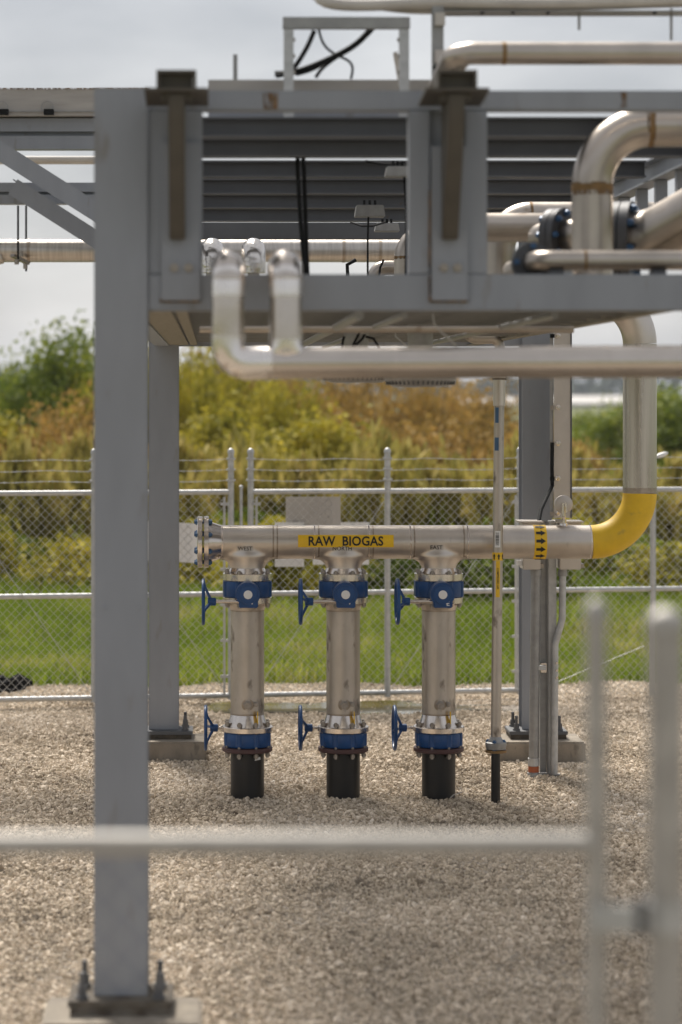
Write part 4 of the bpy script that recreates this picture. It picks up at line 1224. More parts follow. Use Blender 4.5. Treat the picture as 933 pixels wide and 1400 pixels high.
# lengthwise strut the portal's neighbours stand on
t = thing('cable_tray', (PX(292, 11.62), 11.62, Z_TOP), 'narrow tray rail lying on the skid roof behind the portal', 'cable tray')
MB().box(PX(285, 11.62), PX(590, 11.62), 11.62, 11.66, Z_TOP + 0.09, PZ(109, 11.62)).build('side_rail', M_TRAY, t)
MB().box(PX(285, 11.62), PX(590, 11.62), 11.60, 11.64, Z_TOP + 0.0005, Z_TOP + 0.089).build('base_channel', M_STEEL, t)
MB().box(PX(319, 11.62), PX(325, 11.62), 11.63, 11.65, PZ(109, 11.62) + 0.0005, PZ(74, 11.62)).build('stub_post', M_GALV_D, t)
MB().prism([P(545, 112, 11.7), P(552, 112, 11.7), P(543, 70, 11.7), P(538, 72, 11.7)], (0, 0.03, 0)).build('tray_splice', M_BOX, t)
# second strut post with two small boxes
x = PX(599, D)
t = thing('strut_post', (x, D, Z_TOP), 'single galvanised strut post with small boxes beside the portal', 'strut post')
MB().box(x - 0.026, x + 0.026, D, D + 0.04, Z_TOP + 0.001, PZ(4, D)).build('post', M_GALV_D, t, bevel=0.002)
for py in (27, 78):
    MB().box(x - 0.016, x + 0.03, D - 0.03, D - 0.001, PZ(py + 9, D), PZ(py - 9, D)).build('clip_box', M_BOX, t, bevel=0.003)
MB().box(x - 0.022, x + 0.022, D - 0.012, D - 0.001, PZ(95, D), PZ(90, D)).build('clip', M_RUBBER, t)
# off white hoses
hz_ = [(428, 5), (470, 10), (520, 9), (600, 3), (720, 5), (840, 2), (1000, 0), (1150, -6)]
for j, (dy, dd, r, lab) in enumerate(((0, 0.02, 0.026, 'thick off white hose lying over the portal bar'), (-11, 0.10, 0.024, 'upper off white hose behind the thick one'), (4, 0.07, 0.017, 'thin off white hose running over the strut post'))):
    pts = [P(px + j * (45 if j == 2 else 0), py + dy + (2 * math.sin(px * 0.01 + j)), D + dd) for px, py in hz_]
    if j == 0: pts[0] = P(432, 2, D + 0.02); pts = [P(434, -25, D + 0.3)] + pts
    # smooth
    q_ = []
    for i in range(len(pts) - 1):
        for f in (0, 0.33, 0.66): q_.append(pts[i].lerp(pts[i + 1], f))
    q_.append(pts[-1])
    for _ in range(3):
        q_ = [q_[0]] + [(q_[i - 1] + q_[i] * 2 + q_[i + 1]) / 4 for i in range(1, len(q_) - 1)] + [q_[-1]]
    o = MB().tube(q_, r, 14).build('hose', M_HOSE)
    tag(o, lab, 'hose')
ht = thing('hose_tray', (PX(600, D), D, PZ(14, D)), 'thin galvanised tray strip carrying the hoses past the strut post', 'tray')
MB().box(PX(600, D), PX(1150, D), D + 0.0, D + 0.16, PZ(14, D) - 0.004, PZ(14, D)).build('strip', M_GALV_D, ht)
for px, y0, y1 in ((792, 15, 41), (918, 12, 55)):
    MB().cyl(P(px, y1, D + 0.05), P(px, y0, D + 0.05), 0.0065, seg=8).build('hanger_rod', M_GALV_D, ht)
for px in (702, 660, 750, 896):
    MB().box(PX(px - 2, D), PX(px + 2.5, D), D + 0.01, D + 0.03, PZ(18, D), PZ(14.5, D) - 0.004).build('bolt', M_RUBBER, ht)
# upper right pipe with elbow
D2 = 10.95
pts = bend([P(600, 122, D2 + 0.45), P(622, 73, D2 + 0.0), P(1200, 73, D2)], 0.09, 10)
t = thing('upper_pipe', pts[0], 'pale pipe above the skid roof bending down beside the channel post', 'pipe')
MB().tube(pts, 15.6 * D2 / FPX, 28).build('pipe', M_PIPE_B, t)
MB().cyl(P(686, 73, D2), P(692, 73, D2), 15.9 * D2 / FPX, seg=28).build('weld', M_WELDRUST, t)
MB().obox(P(618, 110, D2 + 0.1), P(640, 86, D2 + 0.05), 0.02, 0.012).build('saddle_strap', M_BOX, t)
# portal cables
Dc = 11.5
for pp, r, lab in ((((430, 42), (422, 62), (410, 82), (398, 100), (378, 104)), 0.011, 'thick black cable bending down beside one portal leg'),
                   (((507, 40), (490, 60), (462, 76), (425, 92), (398, 101), (376, 101)), 0.014, 'thickest black cable sweeping across the portal'),
                   (((512, 38), (496, 56), (470, 72), (440, 92), (432, 106)), 0.008, 'black cable crossing the portal and dropping behind the tray rail'),
                   (((436, 40), (441, 62), (458, 75), (478, 82), (484, 92), (480, 108)), 0.006, 'thin looping black cable hanging in the portal'),
                   (((500, 50), (470, 70), (430, 96), (405, 102)), 0.008, 'black cable lying under the thickest one in the portal')):
    q_ = [P(a, b, Dc) for a, b in pp]
    z = []
    for i in range(len(q_) - 1):
        for f in (0, 0.25, 0.5, 0.75): z.append(q_[i].lerp(q_[i + 1], f))
    z.append(q_[-1])
    for _ in range(6):
        z = [z[0]] + [(z[i - 1] + z[i] * 2 + z[i + 1]) / 4 for i in range(1, len(z) - 1)] + [z[-1]]
    cable(z, r, lab)
    Dc += 0.032

# ------------------------------------------------------------------ raw biogas manifold
D = D_PIPE
S = FPX / D
HZ = PZ(741, D)
RP = 0.1095
TX = [PX(p, D) for p in (338.5, 469.5, 600)]
TP = [338.5, 469.5, 600]
mani = thing('biogas_manifold', (TX[0], D, HZ - 0.2), 'horizontal stainless biogas header with a yellow elbow and vertical pipe', 'manifold')
EX = PX(875, D); ER = 67 / S
MB().cyl((PX(302, D), D, HZ), (EX - ER, D, HZ), RP, seg=48).build('header', M_STAIN, mani)
MB().tube(arc((EX - ER, D, HZ + ER), (0, 0, -1), (1, 0, 0), ER, 16), RP * 1.004, 48).build('elbow', M_YEL, mani)
zt4 = PZ(470, D)
MB().cyl((EX, D, HZ + ER + 0.036), (EX, D, zt4), RP, seg=48).build('vertical_pipe', M_STAIN_V, mani)
MB().cyl((EX, D, HZ + ER), (EX, D, HZ + ER + 0.036), RP * 1.006, seg=48).build('weld_band', M_WELD, mani)
MB().tube(arc((EX - ER, D, zt4), (1, 0, 0), (0, 0, 1), ER, 16), RP, 48).build('elbow', M_STAIN, mani)
MB().cyl((EX - ER, D, zt4 + ER), (PX(570, D), D, zt4 + ER), RP, seg=48).build('top_run', M_STAIN, mani)
# blind flange end
MB().lathe((PX(270, D), D, HZ), (1, 0, 0), [(0, 0.160), (0.004, 0.167), (0.031, 0.167), (0.034, 0.163)], 48).build('blind_flange', M_POL, mani)
MB().lathe((PX(279, D), D, HZ), (1, 0, 0), [(0, 0.163), (0.003, 0.167), (0.031, 0.167), (0.034, 0.135), (0.045, 0.132), (0.10, RP * 1.03), (0.113, RP)], 48).build('neck_flange', M_POL, mani)
flange_bolts((PX(278.2, D), D, HZ), (1, 0, 0), 0.142, 8, 0.0165, 0.118, M_BLUEBOLT, mani, math.pi / 8)
# tees
def tee_d(x, y, z):
    """distance to the smooth union of header and branch (x from the branch axis, z from the header axis)"""
    h = math.hypot(y, z) - RP
    b = math.hypot(x, y) - RP
    t_ = min(1.0, max(0.0, (-z - 0.035) / 0.06)); t_ = t_ * t_ * (3 - 2 * t_)
    kk = 0.002 + 0.085 * t_
    m_ = max(kk - abs(h - b), 0.0) / kk
    return min(h, b) - m_ * m_ * kk * 0.25
def solve(fn, lo, hi):
    if fn(hi) < 0: return hi
    for _ in range(26):
        md = (lo + hi) / 2
        if fn(md) < 0: lo = md
        else: hi = md
    return lo
def tee_y(x, z):
    return solve(lambda y: tee_d(x, y, z), 0.0, 0.16)
def tee(x):
    seg, vs, fs = 64, [], []
    zs = [0.0, -0.02, -0.035, -0.05, -0.062, -0.074, -0.085, -0.094, -0.102, -0.109, -0.114, -0.119, -0.125, -0.132, -0.14, -0.15, -0.162, -0.175]
    for z in zs:
        X = solve(lambda q: tee_d(q, 0.0, z), 0.0, 0.155 if z > -0.1 else 0.24)
        for k in range(seg):
            a = 2 * math.pi * k / seg
            xx = X * math.cos(a)
            yy = tee_y(xx, z) if abs(math.sin(a)) > 1e-6 else 0.0
            if X > 0.15 and abs(math.sin(a)) < 1e-6: yy = 0.0
            yy = max(yy, 0) * (1 if math.sin(a) >= 0 else -1)
            vs.append((x + xx * 1.003, D + yy * 1.006, HZ + z))
    n = len(zs)
    for i in range(n - 1):
        for k in range(seg):
            k2 = (k + 1) % seg
            fs.append((i * seg + k, i * seg + k2, (i + 1) * seg + k2, (i + 1) * seg + k))
    fs.append(tuple((n - 1) * seg + k for k in range(seg)))
    return MB().add(vs, fs).build('tee', M_STAIN, mani, smooth=60)
for x in TX: tee(x)
for px in (304, 373.5, 379, 430, 435.5, 504, 509.5, 560.5, 565.5, 633, 638.5, 806.5):
    x = PX(px, D)
    MB().lathe((x, D, HZ), (1, 0, 0), [(-0.006, RP * 0.99), (-0.004, RP * 1.012), (0.004, RP * 1.012), (0.006, RP * 0.99)], 48).build('weld', M_WELD if int(px) % 2 else M_POL, mani)
for x in TX:
    MB().lathe((x, D, HZ - 0.176), (0, 0, 1), [(-0.006, RP * 0.99), (-0.004, RP * 1.015), (0.004, RP * 1.015), (0.006, RP * 0.99)], 40).build('weld', M_WELD, mani)

# curved labels
def text_mesh(body, height, bold=0.0, spacing=1.0, cuts=6):
    cu = bpy.data.curves.new('txt', 'FONT')
    cu.body = body; cu.size = 1.0; cu.align_x = 'CENTER'; cu.offset = bold; cu.space_character = spacing
    cu.resolution_u = 3
    o = bpy.data.objects.new('txt', cu); C.objects.link(o)
    dg = bpy.context.evaluated_depsgraph_get()
    me = bpy.data.meshes.new_from_object(o.evaluated_get(dg))
    import bmesh
    bm = bmesh.new(); bm.from_mesh(me)
    ys_ = [q.co.y for q in bm.verts]
    for k in range(1, cuts):
        yy = min(ys_) + (max(ys_) - min(ys_)) * k / cuts
        bmesh.ops.bisect_plane(bm, geom=bm.verts[:] + bm.edges[:] + bm.faces[:], plane_co=(0, yy, 0), plane_no=(0, 1, 0))
    bm.to_mesh(me); bm.free()
    v = np.array([x.co[:] for x in me.vertices]); f = [tuple(p.vertices) for p in me.polygons]
    bpy.data.objects.remove(o); bpy.data.curves.remove(cu); bpy.data.meshes.remove(me)
    zz = v[:, 1].max() - v[:, 1].min()
    v = v / zz * height
    v[:, 0] -= (v[:, 0].max() + v[:, 0].min()) / 2
    v[:, 1] -= (v[:, 1].max() + v[:, 1].min()) / 2
    return v, f

def on_header(u, w, R):
    """u along the pipe, w arc length upward from the camera-facing line"""
    a = w / RP
    return (u, D - R * math.cos(a), HZ + R * math.sin(a))

def header_patch(x0, x1, w0, w1, R, name, m, n=12):
    vs = []
    for i in range(n + 1):
        w = w0 + (w1 - w0) * i / n
        vs += [on_header(x0, w, R), on_header(x1, w, R)]
    return MB().add(vs, [(2 * i, 2 * i + 1, 2 * i + 3, 2 * i + 2) for i in range(n)]).build(name, m, mani)
lx0, lx1 = PX(407, D), PX(537, D)
lab = header_patch(lx0, lx1, -0.027, 0.052, RP + 0.0035, 'pipe_label', M_YLAB)
lab['label'] = 'yellow label reading RAW BIOGAS'
v, f = text_mesh('RAW  BIOGAS', 0.060, 0.022, 1.02)
sx_ = (PX(523, D) - PX(421.5, D)) / (v[:, 0].max() - v[:, 0].min())
MB().add([on_header((PX(472, D)) + p[0] * sx_, 0.0125 + p[1], RP + 0.0062) for p in v], f).build('lettering', M_INK, lab, smooth=0)
for px, py, s in ((335, 748.5, 'WEST'), (467, 748.5, 'NORTH'), (595, 747, 'EAST')):
    v, f = text_mesh(s, 0.026, 0.01)
    x = PX(px, D)
    w = -(py - 741) / S
    wd = (v[:, 0].max() - v[:, 0].min())
    pv_ = []
    for i in range(9):
        for k in range(5):
            u_, z_2 = x - wd / 2 - 0.006 + (wd + 0.012) * i / 8, w - 0.017 + 0.034 * k / 4
            pv_.append((u_, D - max(tee_y(u_ - TX[['WEST', 'NORTH', 'EAST'].index(s)], z_2), math.sqrt(RP ** 2 - z_2 ** 2)) - 0.0018, HZ + z_2))
    pl = MB().add(pv_, [(i * 5 + k, i * 5 + k + 1, i * 5 + k + 6, i * 5 + k + 5) for i in range(8) for k in range(4)]).build('stamp_plate', M_BOX, mani)
    tc_ = TX[['WEST', 'NORTH', 'EAST'].index(s)]
    MB().add([(x + p[0], D - max(tee_y(x + p[0] - tc_, w + p[1]), math.sqrt(RP ** 2 - (w + p[1]) ** 2)) - 0.0035, HZ + w + p[1]) for p in v], f).build('lettering', M_INK, pl, smooth=0)
# arrow band round the header
bx0, bx1 = PX(728.5, D), PX(745.5, D)
band = MB().cyl((bx0, D, HZ), (bx1, D, HZ), RP + 0.0025, seg=64).build('arrow_band', M_YLAB, mani)
for k in range(-6, 7):
    w0 = k * 0.0535 + 0.012
    if abs(w0) > math.pi * RP - 0.03: continue
    A = [(-0.030, -0.009), (0.0, -0.009), (0.0, -0.020), (0.032, 0.0), (0.0, 0.020), (0.0, 0.009), (-0.030, 0.009)]
    vs = [on_header((bx0 + bx1) / 2 + a, w0 + b, RP + 0.0052) for a, b in A]
    MB().add(vs, [(0, 1, 5, 6), (1, 2, 3), (1, 3, 5), (3, 4, 5)]).build('arrow', M_INK, band, smooth=0)

# valves, spools and poly stubs under each tee
def valve_upper(x):
    zf1, zf0 = PZ(782, D), PZ(793, D)      # top flange
    zb1, zb0 = PZ(793.6, D), PZ(815, D)
    t = thing('butterfly_valve', (x, D, zb0), 'v', 'valve', 'blue butterfly valves')
    MB().lathe((x, D, 0), (0, 0, 1), [(zb0, 0.128), (zb0, 0.155), (zb0 + 0.012, 0.160), (zb1 - 0.012, 0.160), (zb1, 0.155), (zb1, 0.128)], 48).build('body', M_BLUE, t)
    for k in range(8):   # bolt lugs
        a = math.pi / 8 + k * math.pi / 4
        MB().cyl((x + 0.142 * math.cos(a), D + 0.142 * math.sin(a), zb0 + 0.002), (x + 0.142 * math.cos(a), D + 0.142 * math.sin(a), zb1 - 0.002), 0.027, seg=14).build('lug', M_BLUE, t)
    gy = D - 0.30
    zc = PZ(808, D)
    gb = MB().cyl((x, gy, zc), (x, D - 0.14, zc), 0.078, seg=40).build('gearbox', M_BLUE, t, bevel=0.006)
    MB().box(x - 0.058, x + 0.064, gy + 0.004, D - 0.19, PZ(826, D), zc).build('worm_housing', M_BLUE, gb, bevel=0.006)
    MB().lathe((x, gy, zc), (0, -1, 0), [(-0.002, 0.062), (0.006, 0.060), (0.007, 0.04)], 32).build('cover_ring', M_BLUE, gb)
    MB().lathe((x, gy - 0.0075, zc), (0, -1, 0), [(0, 0.028), (0.006, 0.028), (0.007, 0.026)], 28).build('indicator', M_WHITE, gb)
    MB().box(x + 0.022, x + 0.030, gy - 0.003, gy + 0.003, PZ(821, D), PZ(814, D)).build('mark', M_WHITE, gb)
    zs = PZ(818.5, D); ys = D - 0.235
    xw = x - 60.0 / S
    MB().cyl((x - 0.05, ys, zs), (xw + 0.06, ys, zs), 0.0125, seg=16).build('stem', M_POL, t)
    make_wheel(t, xw, ys, zs, 1)
    return t
def make_wheel(t, xw, ys, zs, sgn):
    hw = MB().ring((xw, ys, zs), (1, 0, 0), 0.140, 0.0115, 48, 10).build('handwheel', M_BLUE, t)
    MB().lathe((xw, ys, zs), (1, 0, 0), [(0.028, 0.022), (0.032, 0.026), (0.078, 0.026), (0.082, 0.02)], 20).build('hub', M_BLUE, hw)
    for k in range(3):
        a = math.radians(90 + 120 * k)
        MB().tube([(xw + 0.045, ys + 0.018 * math.cos(a), zs + 0.018 * math.sin(a)), (xw + 0.012, ys + 0.09 * math.cos(a), zs + 0.09 * math.sin(a)), (xw, ys + 0.138 * math.cos(a), zs + 0.138 * math.sin(a))], [0.010, 0.008, 0.008], 8).build('spoke', M_BLUE, hw)
def valve_lower(x):
    zb1, zb0 = PZ(1000.3, D), PZ(1019.5, D)
    t = thing('butterfly_valve', (x, D, zb0), 'v', 'valve', 'blue butterfly valves')
    MB().lathe((x, D, 0), (0, 0, 1), [(zb0, 0.125), (zb0, 0.145), (zb0 + 0.016, 0.153), (zb1 - 0.012, 0.153), (zb1, 0.148), (zb1, 0.125)], 48).build('body', M_BLUE, t)
    for k in range(8):
        a = math.pi / 8 + k * math.pi / 4
        MB().cyl((x + 0.138 * math.cos(a), D + 0.138 * math.sin(a), zb0 + 0.010), (x + 0.138 * math.cos(a), D + 0.138 * math.sin(a), zb1 - 0.002), 0.024, seg=14).build('lug', M_BLUE, t)
    gb = MB().cyl((x, D + 0.14, PZ(1008, D)), (x, D + 0.28, PZ(1008, D)), 0.075, seg=32).build('gearbox', M_BLUE, t, bevel=0.006)
    MB().box(x - 0.06, x + 0.06, D + 0.17, D + 0.27, PZ(1012, D), PZ(988, D)).build('worm_housing', M_BLUE, gb, bevel=0.006)
    zs = PZ(995, D + 0.22); ys = D + 0.22
    xw = x - 57.0 / S
    MB().cyl((x - 0.055, ys, zs), (xw + 0.06, ys, zs), 0.0115, seg=16).build('stem', M_POL, t)
    make_wheel(t, xw, ys, zs, 1)
    return t
def spool(x):
    t = thing('riser_spool', (x, D, PZ(1000, D)), 's', 'pipe spool', 'stainless riser spools')
    # top: flange under the upper valve
    za, zb = PZ(815.4, D), PZ(824, D)
    MB().lathe((x, D, 0), (0, 0, 1), [(zb, 0.150), (zb + 0.003, 0.160), (za - 0.003, 0.160), (za, 0.156)], 48).build('flange', M_POL, t)
    MB().lathe((x, D, 0), (0, 0, 1), [(PZ(834, D), RP), (zb - 0.012, 0.122), (zb - 0.001, 0.128)], 48).build('neck', M_STAIN, t)
    MB().cyl((x, D, PZ(975, D)), (x, D, PZ(834, D)), RP, seg=48).build('pipe', M_STAIN_S, t)
    MB().lathe((x, D, PZ(834, D)), (0, 0, 1), [(-0.006, RP * 0.99), (-0.003, RP * 1.014), (0.003, RP * 1.014), (0.006, RP * 0.99)], 40).build('weld', M_WELD, t)
    MB().lathe((x, D, PZ(975, D)), (0, 0, 1), [(-0.006, RP * 0.99), (-0.003, RP * 1.014), (0.003, RP * 1.014), (0.006, RP * 0.99)], 40).build('weld', M_WELD, t)
    zc, zd = PZ(992, D), PZ(999.7, D)
    MB().lathe((x, D, 0), (0, 0, 1), [(zc, 0.138), (zc + 0.02, 0.125), (PZ(975, D) - 0.006, RP * 1.0)], 48).build('neck', M_POL, t)
    MB().lathe((x, D, 0), (0, 0, 1), [(zd, 0.160), (zd + 0.004, 0.167), (zc - 0.004, 0.167), (zc, 0.162)], 48).build('flange', M_POL, t)
    flange_bolts((x, D, (PZ(793, D) + PZ(815, D)) / 2), (0, 0, 1), 0.142, 8, 0.0155, 0.245, M_BOLT, t, math.pi / 8)
    flange_bolts((x, D, (PZ(995, D) + PZ(1024, D)) / 2), (0, 0, 1), 0.142, 8, 0.0155, 0.235, M_BOLT, t, math.pi / 8)
    # sampling port and its plug
    zp = PZ(961, D)
    px_ = x + 0.02
    MB().lathe((px_ - 0.02, D - RP + 0.005, zp), (0, -1, 0), [(0, 0.03), (0.018, 0.03), (0.019, 0.022), (0.05, 0.022)], 6).build('sample_port', M_BOLT, t)
    MB().lathe((px_ + 0.034, D - RP + 0.008, zp + 0.004), (0, -1, 0), [(0, 0.017), (0.02, 0.017), (0.021, 0.012), (0.04, 0.012)], 6).build('port_plug', M_BOLT, t)
    MB().lathe((px_ - 0.02, D - RP + 0.003, zp), (0, -1, 0), [(0, 0.04), (0.002, 0.038)], 20).build('heat_tint', M_WELD, t)
    MB().box(x + 0.062, x + 0.068, D - 0.135, D - 0.100, PZ(989, D), PZ(970, D)).build('yellow_tie', M_YLAB, t)
    return t
def poly_stub(x):
    t = thing('poly_stub_pipe', (x, D, 0), 'p', 'pipe', 'black poly stub pipes')
    za, zb = PZ(1020.6, D), PZ(1027, D)
    MB().lathe((x, D, 0), (0, 0, 1), [(zb, 0.155), (zb + 0.006, 0.164), (za - 0.004, 0.164), (za, 0.160)], 48).build('backing_flange', M_REDFL, t)
    MB().cyl((x, D, za + 0.0005), (x, D, PZ(1019.7, D)), 0.125, seg=48).build('stub_end', M_BLACKP, t)
    MB().cyl((x, D, -0.03), (x, D, zb - 0.0005), RP, seg=48).build('pipe', M_BLACKP, t)
    MB().lathe((x, D, PZ(1057, D)), (0, 0, 1), [(-0.004, RP * 0.99), (0, RP * 1.008), (0.004, RP * 0.99)], 40).build('fusion_bead', M_BLACKP, t)
    return t
# top neck + flange belong to the manifold
for x in TX:
    zf1, zf0 = PZ(783, D), PZ(793.2, D)
    MB().lathe((x, D, 0), (0, 0, 1), [(zf1 + 0.0, 0.126), (PZ(776, D), 0.112), (HZ - 0.176, RP)], 48).build('neck', M_POL, mani)
    MB().lathe((x, D, 0), (0, 0, 1), [(zf0, 0.156), (zf0 + 0.004, 0.160), (zf1 - 0.003, 0.160), (zf1, 0.15)], 48).build('neck_flange', M_POL, mani)

u0, l0, s0, b0 = valve_upper(TX[0]), valve_lower(TX[0]), spool(TX[0]), poly_stub(TX[0])
ordn = ['under the WEST tee beside the blind flange', 'under the middle tee below the RAW BIOGAS label', 'under the EAST tee next to the thin pipe']
for i in range(3):
    dx = Vector((TX[i] - TX[0], 0, 0))
    for proto, pre in ((u0, 'upper blue butterfly valve with gearbox '), (l0, 'lower blue butterfly valve on black pipe '),
                       (s0, 'scuffed stainless spool between valves '), (b0, 'black poly pipe rising from the gravel ')):
        o = proto if i == 0 else copy_tree(proto)
        if i: o.location = proto.location + dx
        o['label'] = pre + ordn[i]
# no two handwheels were left at the same angle
for n_, o in enumerate([q for q in bpy.data.objects if q.name.startswith('handwheel')]):
    th = (0.0, 0.5, 1.3, 0.9, 1.75, 0.25)[n_ % 6]
    cz = Vector((0, 0, 0.1515))
    o.rotation_euler = (th, 0, 0)
    o.location = o.location + cz - Matrix.Rotation(th, 3, 'X') @ cz
# E mark on the third gearbox
v, f = text_mesh('E', 0.030, 0.02)
third = [o for o in bpy.data.objects if o.get('category') == 'valve' and abs(o.location.x - TX[2]) < 1e-4 and o['label'].startswith('upper')][0]
WLOC[third.name] = third.location.copy()
MB().add([(TX[2] + 0.034 + p[0], D - 0.301, PZ(820, D) + p[1]) for p in v], f).build('lettering', M_WHITE, third, smooth=0)
# white scrap of tape on the first stub, grass stalk at the third
tp = MB().add([(TX[0] + 0.045, D - RP * 0.945, PZ(1037, D)), (TX[0] + 0.085, D - RP * 0.74, PZ(1036, D)), (TX[0] + 0.082, D - RP * 0.76, PZ(1032, D)), (TX[0] + 0.066, D - RP * 0.88, PZ(1033, D)), (TX[0] + 0.062, D - RP * 0.9, PZ(1031, D)), (TX[0] + 0.052, D - RP * 0.95, PZ(1034, D))], [(0, 1, 2, 3, 4, 5)]).build('tape_scrap', M_WHITE, b0, smooth=0)
gs_ = MB().tube([P(616, 1091, D - 0.13), P(620, 1087, D - 0.14), P(632, 1083, D - 0.15)], 0.004, 5).build('dry_stalk', M_HOSE)
tag(gs_, 'single dry straw stalk on the gravel at the EAST black pipe', 'straw')

# ------------------------------------------------------------------ thin pipe beside the manifold
DT = 16.45
xt0, xt1 = PX(677.5, DT), PX(683.5, DT)
def tx(py): return xt1 + (xt0 - xt1) * (py - 480) / (1088 - 480)
RT = 7.0 * DT / FPX
thin = thing('thin_pipe', (xt0, DT, 0), 'thin upright pipe with a yellow arrow band, flanged onto a black stub', 'pipe')
MB().tube(bend([(tx(1008), DT, PZ(1008, DT)), (tx(466), DT, PZ(463, DT)), (PX(641, DT), DT, PZ(463, DT)), (PX(634, DT), DT, PZ(425, DT))], 0.055, 8), RT, 24).build('pipe', M_STAIN_S, thin)
MB().lathe((tx(555), DT, PZ(555, DT)), (0, 0, 1), [(0, RT), (0.002, RT * 1.18), (0.19, RT * 1.18), (0.192, RT)], 24).build('sleeve', M_STAIN, thin)
MB().ring((tx(517), DT, PZ(518, DT)), (0, 0, 1), RT * 1.25, 0.006, 24, 6).build('hose_clamp', M_RUBBER, thin)
MB().lathe((tx(1012), DT, 0), (0, 0, 1), [(PZ(1024, DT), 0.062), (PZ(1018, DT), 0.068), (PZ(1015, DT), 0.068), (PZ(1014, DT), 0.052), (PZ(1007, DT), RT)], 28).build('flange', M_GALV_D, thin)
MB().lathe((tx(1012), DT, 0), (0, 0, 1), [(PZ(1028.5, DT), 0.068), (PZ(1025, DT), 0.068)], 28).build('backing_flange', M_WELDRUST, thin)
flange_bolts((tx(1015), DT, PZ(1020, DT)), (0, 0, 1), 0.052, 4, 0.013, 0.085, M_BLUEBOLT, thin, 0.5)
MB().cyl((tx(1050), DT, -0.03), (tx(1030), DT, PZ(1028.7, DT)), 6.3 * DT / FPX, seg=24).build('black_stub', M_BLACKP, thin)

def on_thin(u, py, R, du=0.0):
    """u arc length across (right +), py photo row"""
    a = u / RT
    return (tx(py) + R * math.sin(a), DT - R * math.cos(a), PZ(py, DT) + du)
def thin_patch(u0, u1, py0, py1, R, name, m, parent=thin, n=8):
    vs = []
    for i in range(n + 1):
        u = u0 + (u1 - u0) * i / n
        vs += [on_thin(u, py0, R), on_thin(u, py1, R)]
    return MB().add(vs, [(2 * i, 2 * i + 1, 2 * i + 3, 2 * i + 2) for i in range(n)]).build(name, m, parent)
bc = thin_patch(-0.023, 0.012, 725.5, 748, RT + 0.0012, 'barcode_label', M_WHITE)
r_ = random.Random(2)
py = 728.0
while py < 745:
    h = r_.choice((0.35, 0.6, 1.0))
    thin_patch(-0.018, 0.004, py, py + h, RT + 0.0022, 'bar', M_INK, bc, 4)
    py += h + r_.choice((0.5, 0.8))
ab = MB().cyl((tx(761), DT, PZ(766, DT)), (tx(761), DT, PZ(755, DT)), RT + 0.0012, seg=32).build('arrow_band', M_YLAB, thin)
for u0 in (-0.026, 0.003, 0.032, 0.061, -0.055):
    A = [(-0.004, 764.5), (0.004, 764.5), (0.004, 760.5), (0.009, 760.5), (0.0, 756.5), (-0.009, 760.5), (-0.004, 760.5)]
    MB().add([on_thin(u0 + a, p, RT + 0.003) for a, p in A], [(0, 1, 2, 6), (2, 3, 4), (2, 4, 6), (4, 5, 6)]).build('arrow', M_INK, ab, smooth=0)
yl = thin_patch(-0.014, 0.012, 766.5, 816, RT + 0.0012, 'pipe_label', M_YLAB)
yl['label'] = 'narrow vertical yellow label with small black lettering'
v, f = text_mesh('COMPRESSED AIR', 0.0125, 0.008)
k_ = (PZ(776, DT) - PZ(805, DT)) / (v[:, 0].max() - v[:, 0].min())
zc_ = (PZ(776, DT) + PZ(805, DT)) / 2
def thin_txt(p):
    x, y, z = on_thin(p[1] - 0.001, 790, RT + 0.0030)
    return (x, y, zc_ - p[0] * k_)
MB().add([thin_txt(p) for p in v], f).build('lettering', M_INK, yl, smooth=0)
thin_patch(-0.030, -0.006, 557, 578, RT + 0.0015, 'blue_tape', M_BLUETAPE)
thin_patch(-0.032, -0.004, 598, 616, RT + 0.0015, 'blue_tape', M_BLUETAPE)

# ------------------------------------------------------------------ conduits, boxes, gauge by the right rear column
DS = 17.62
st = thing('strut_stand', (PX(748, DS), DS, 0), 'galvanised strut stand carrying electrical boxes in front of a rear column', 'strut stand')
x0, x1 = PX(740, DS), PX(760, DS)
mb = MB()
for i, (a, b) in enumerate(((738.5, 749.5),)):
    xa, xb = PX(a, DS), PX(b, DS)
    mb.box(xa, xa + 0.004, DS, DS + 0.04, 0.02, PZ(712, DS)); mb.box(xb - 0.004, xb, DS, DS + 0.04, 0.02, PZ(712, DS))
    mb.box(xa + 0.005, xb - 0.005, DS + 0.036, DS + 0.04, 0.02, PZ(712, DS))
mb.build('strut_channel', M_GALV_D, st)
MB().box(PX(750, DS), PX(761, DS), DS - 0.005, DS + 0.04, 0.02, PZ(712, DS)).build('strut_back', M_GALV, st, bevel=0.003)
MB().box(PX(735, DS), PX(766, DS), DS - 0.03, DS + 0.06, 0.0, 0.018).build('foot_plate', M_GALV_D, st)
MB().box(PX(728, DS), PX(746, DS), DS - 0.055, DS - 0.006, PZ(915, DS), PZ(909, DS)).build('conduit_clamp', M_GALV, st, bevel=0.003)
MB().box(PX(739, DS), PX(747, DS), DS - 0.03, DS - 0.001, PZ(919, DS), PZ(906, DS)).build('clamp_screw', M_POL, st, bevel=0.003)
cd1 = thing('conduit', (PX(731, DS), DS, 0), 'upright galvanised conduit with an orange tape collar at its foot', 'conduit')
MB().tube([(PX(729, DS), DS - 0.03, 0.02), (PX(732.5, DS), DS - 0.03, PZ(778, DS))], 0.034, 20).build('tube', M_GALV_D, cd1)
MB().cyl((PX(729, DS), DS - 0.03, 0.035), (PX(729, DS), DS - 0.03, 0.075), 0.037, seg=20).build('tape_collar', M_ORANGE, cd1)
MB().cyl((PX(729, DS), DS - 0.03, 0.078), (PX(729, DS), DS - 0.03, 0.13), 0.039, seg=20).build('coupling', M_GALV, cd1)
